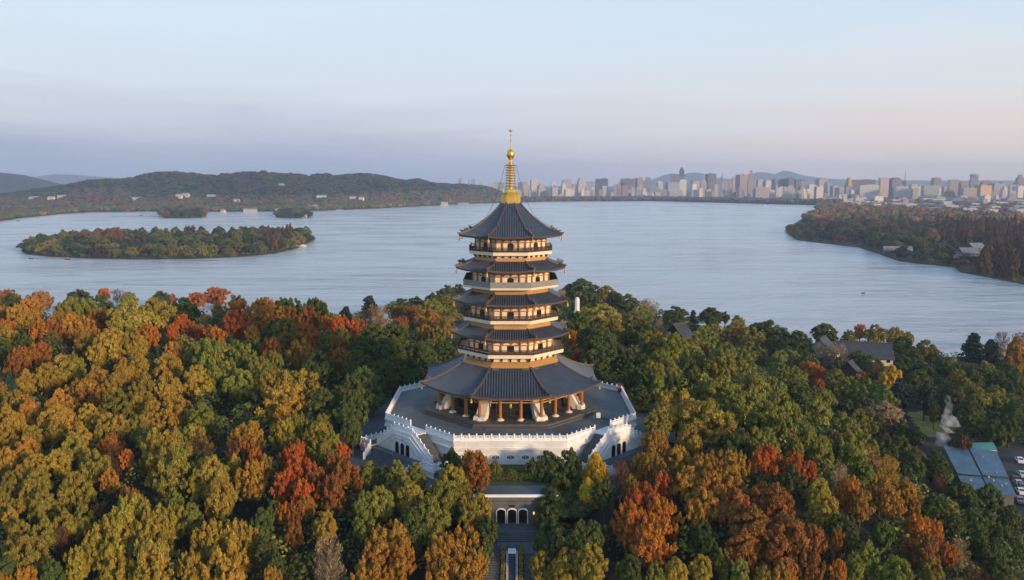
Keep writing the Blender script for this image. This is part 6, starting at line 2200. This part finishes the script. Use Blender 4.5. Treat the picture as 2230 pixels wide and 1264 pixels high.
m1 = MB(); m1.box(x - .45, x + .45, y - .04, y + .04, z + .35, z + 1.5); obj('panel', m1, mat('notice_pale', (0.55, 0.62, 0.52), 0.6), nb2)
m1 = MB()
for s_ in (-.4, .4): m1.box(x + s_ - .04, x + s_ + .04, y - .25, y + .25, z, z + .35)
obj('foot', m1, M['steel_blue'], nb2)
x, y, z = at_z(1350, 848, ZD + .02)
rm_ = MB(); rm_.box(x - .7, x + .7, y - 2.6, y + 2.6, ZD + .02, ZD + .75); rm_.box(x - .9, x + .9, y - 2.8, y + 2.8, ZD + .75, ZD + .9)
solo('planter_box', rm_, mat('red_planter', (0.16, 0.045, 0.03), 0.7), (x, y, ZD + .02), 'long red brown planter box by the right balustrade', 'planter')
for (px, py) in ((978, 911), (1265, 910)):
    a = Vector(at_z(px - 8, py, ZD + .012)); 
    m1 = MB(); m1.box(a.x, a.x + 1.9, a.y - .5, a.y + .5, ZD + .012, ZD + .035)
    solo('door_mat', m1, mat('dark_mat', (0.04, 0.025, 0.02), 0.9), (a.x + .95, a.y, ZD + .012), 'dark mat on the terrace, %s of the podium' % ('left' if px < 1100 else 'right'), 'mat', 'mats on the terrace')

# two visitors on the paving left of the terrace
def person(px, py, rot, top, legs, label, lift):
    x, y, z = at_z(px, py, ZPL + .02)
    sk_ = MB()
    me = bpy.data.meshes.new('person')
    J = {'pel': (0, 0, .95), 'ch': (0, .02, 1.3), 'nk': (0, .02, 1.48), 'hd': (0, 0, 1.60), 'ht': (0, 0, 1.72), 'sl': (-.18, .02, 1.42), 'el': (-.25, .05, 1.15), 'hl': (-.20, -.10, .92), 'sr': (.18, .02, 1.42), 'er': (.26, .03, 1.15), 'hr': (.22, -.12 * lift, .95 + .2 * lift),
         'kl': (-.11, -.04, .50), 'al': (-.12, .08, .08), 'tl': (-.12, -.10, .04), 'kr': (.11, -.12, .52), 'ar': (.12, -.14, .08), 'tr': (.12, -.32, .04)}
    E = [('pel', 'ch'), ('ch', 'nk'), ('nk', 'hd'), ('hd', 'ht'), ('ch', 'sl'), ('sl', 'el'), ('el', 'hl'), ('ch', 'sr'), ('sr', 'er'), ('er', 'hr'), ('pel', 'kl'), ('kl', 'al'), ('al', 'tl'), ('pel', 'kr'), ('kr', 'ar'), ('ar', 'tr')]
    RD = {'pel': .15, 'ch': .16, 'nk': .06, 'hd': .11, 'ht': .07, 'sl': .07, 'sr': .07, 'el': .05, 'er': .05, 'hl': .04, 'hr': .04, 'kl': .07, 'kr': .07, 'al': .05, 'ar': .05, 'tl': .04, 'tr': .04}
    ks = list(J)
    me.from_pydata([J[k] for k in ks], [(ks.index(a), ks.index(b)) for a, b in E], [])
    o = bpy.data.objects.new('person', me); C.objects.link(o)
    md = o.modifiers.new('skin', 'SKIN')
    for i, k in enumerate(ks):
        me.skin_vertices[0].data[i].radius = (RD[k], RD[k])
    me.skin_vertices[0].data[ks.index('pel')].use_root = True
    sb = o.modifiers.new('sub', 'SUBSURF'); sb.levels = 1; sb.render_levels = 2
    m = bpy.data.materials.new('clothing'); m.use_nodes = True
    nt = m.node_tree; t = nt.nodes.new('ShaderNodeTexCoord'); s = nt.nodes.new('ShaderNodeSeparateXYZ'); nt.links.new(t.outputs['Object'], s.inputs[0])
    r_ = nt.nodes.new('ShaderNodeValToRGB'); r_.color_ramp.interpolation = 'CONSTANT'
    mr_ = nt.nodes.new('ShaderNodeMath'); mr_.operation = 'DIVIDE'; nt.links.new(s.outputs[2], mr_.inputs[0]); mr_.inputs[1].default_value = 1.8
    nt.links.new(mr_.outputs[0], r_.inputs[0])
    ramp_set(r_, [(0.0, (0.03, 0.03, 0.03, 1)), (0.055, legs + (1,)), (0.52, top + (1,)), (0.82, (0.45, 0.28, 0.2, 1)), (0.92, (0.02, 0.015, 0.012, 1))])
    nt.links.new(r_.outputs[0], nt.nodes['Principled BSDF'].inputs['Base Color'])
    me.materials.append(m)
    o.location = (x, y, ZPL + .02); o.rotation_euler = (0, 0, rot)
    tag(o, label, 'person', 'visitors beside the terrace')
person(794, 979, 0.6, (0.25, 0.13, 0.16), (0.5, 0.2, 0.08), 'person in mauve top and orange trousers by the left stair', 1)
person(786, 972, -0.8, (0.55, 0.33, 0.05), (0.45, 0.28, 0.06), 'person in yellow clothes walking left of the other visitor', 0)

# boats
M['hull'] = mat('boat_white', (0.7, 0.68, 0.66), 0.5)
def boat(px, py, L, label, dark=False, cabin=True):
    x, y, z = at_z(px, py, LAKE)
    t_ = thing('boat', label, 'boat', (x, y, LAKE), 'boats on the lake')
    W_ = L * .14
    h = MB(); n_ = 9; lo = []; hi = []
    for i in range(n_):
        f_ = i / (n_ - 1); w_ = W_ * math.sin(math.pi * min(.98, .12 + .86 * f_)) ** .6
        xx = x - L / 2 + L * f_; s_ = .35 + .5 * abs(2 * f_ - 1) ** 2
        lo.append((xx, w_)); hi.append(s_)
    vs = [(a, y - w_ * .7, LAKE - .2) for a, w_ in lo] + [(a, y - w_, LAKE + s_ + .4) for (a, w_), s_ in zip(lo, hi)] + [(a, y + w_, LAKE + s_ + .4) for (a, w_), s_ in zip(lo, hi)] + [(a, y + w_ * .7, LAKE - .2) for a, w_ in lo]
    f = []
    for r_ in range(3):
        for i in range(n_ - 1):
            f.append((r_ * n_ + i, r_ * n_ + i + 1, (r_ + 1) * n_ + i + 1, (r_ + 1) * n_ + i))
    h.add(vs, f)
    obj('hull', h, M['wood_dark'] if dark else M['hull'], t_)
    if cabin:
        c = MB(); c.box(x - L * .25, x + L * .22, y - W_ * .7, y + W_ * .7, LAKE + .6, LAKE + 2.2)
        obj('cabin', c, M['house_white'] if not dark else M['wood'], t_)
        r_ = MB(); r_.box(x - L * .3, x + L * .26, y - W_ * .85, y + W_ * .85, LAKE + 2.2, LAKE + 2.4)
        obj('roof', r_, M['pale_roof'], t_)
boat(646, 537.5, 11, 'white cabin boat moored at the right end of the island')
boat(660, 536.5, 9, 'smaller white boat moored beside the cabin boat')
boat(147, 566, 6, 'small dark rowing boat in front of the island, left one', True)
boat(68, 564, 5, 'tiny dark boat off the left tip of the island', True, False)
boat(40, 482, 9, 'far dark boat near the left shore', True)
boat(308, 470, 11, 'far boat left of the small islet', True)
boat(1667, 449, 8, 'far white sail like boat under the city shore')
boat(1880, 640, 2.6, 'small dark boat on the open water at right', True, False)
jt = MB()
a = Vector(at_z(655, 527, LAKE)); b = Vector(at_z(686, 521, LAKE))
jt.beam(a, b, 5, 0.4, 1.0)
for i in range(7):
    p = a.lerp(b, i / 6); jt.tube([p + Vector((0, 0, -1)), p + Vector((0, 0, 1))], .3, 6)
jt.beam(a.lerp(b, .1), a.lerp(b, .75), 5.5, .4, 4.5); 
for i in range(5):
    p = a.lerp(b, .1 + .16 * i); jt.tube([p + Vector((0, 0, 1)), p + Vector((0, 0, 4.6))], .25, 6)
solo('pier', jt, M['wood_dark'], tuple(a), 'dark roofed pier at the right tip of the island', 'pier')

# ================================================================ HAZE
hz = MB(); hz.box(-9200, 9200, -350, 14400, -30.0, 330.0)
hm = bpy.data.materials.new('haze'); hm.use_nodes = True
nt = hm.node_tree; nt.nodes.clear()
o_ = nt.nodes.new('ShaderNodeOutputMaterial'); v_ = nt.nodes.new('ShaderNodeVolumePrincipled')
v_.inputs['Color'].default_value = (0.60, 0.75, 1.0, 1)
v_.inputs['Density'].default_value = 0.000078
v_.inputs['Anisotropy'].default_value = 0.1
nt.links.new(v_.outputs[0], o_.inputs['Volume'])
struct('haze', hz, hm, kind='stuff', label='pale evening haze over the lake')
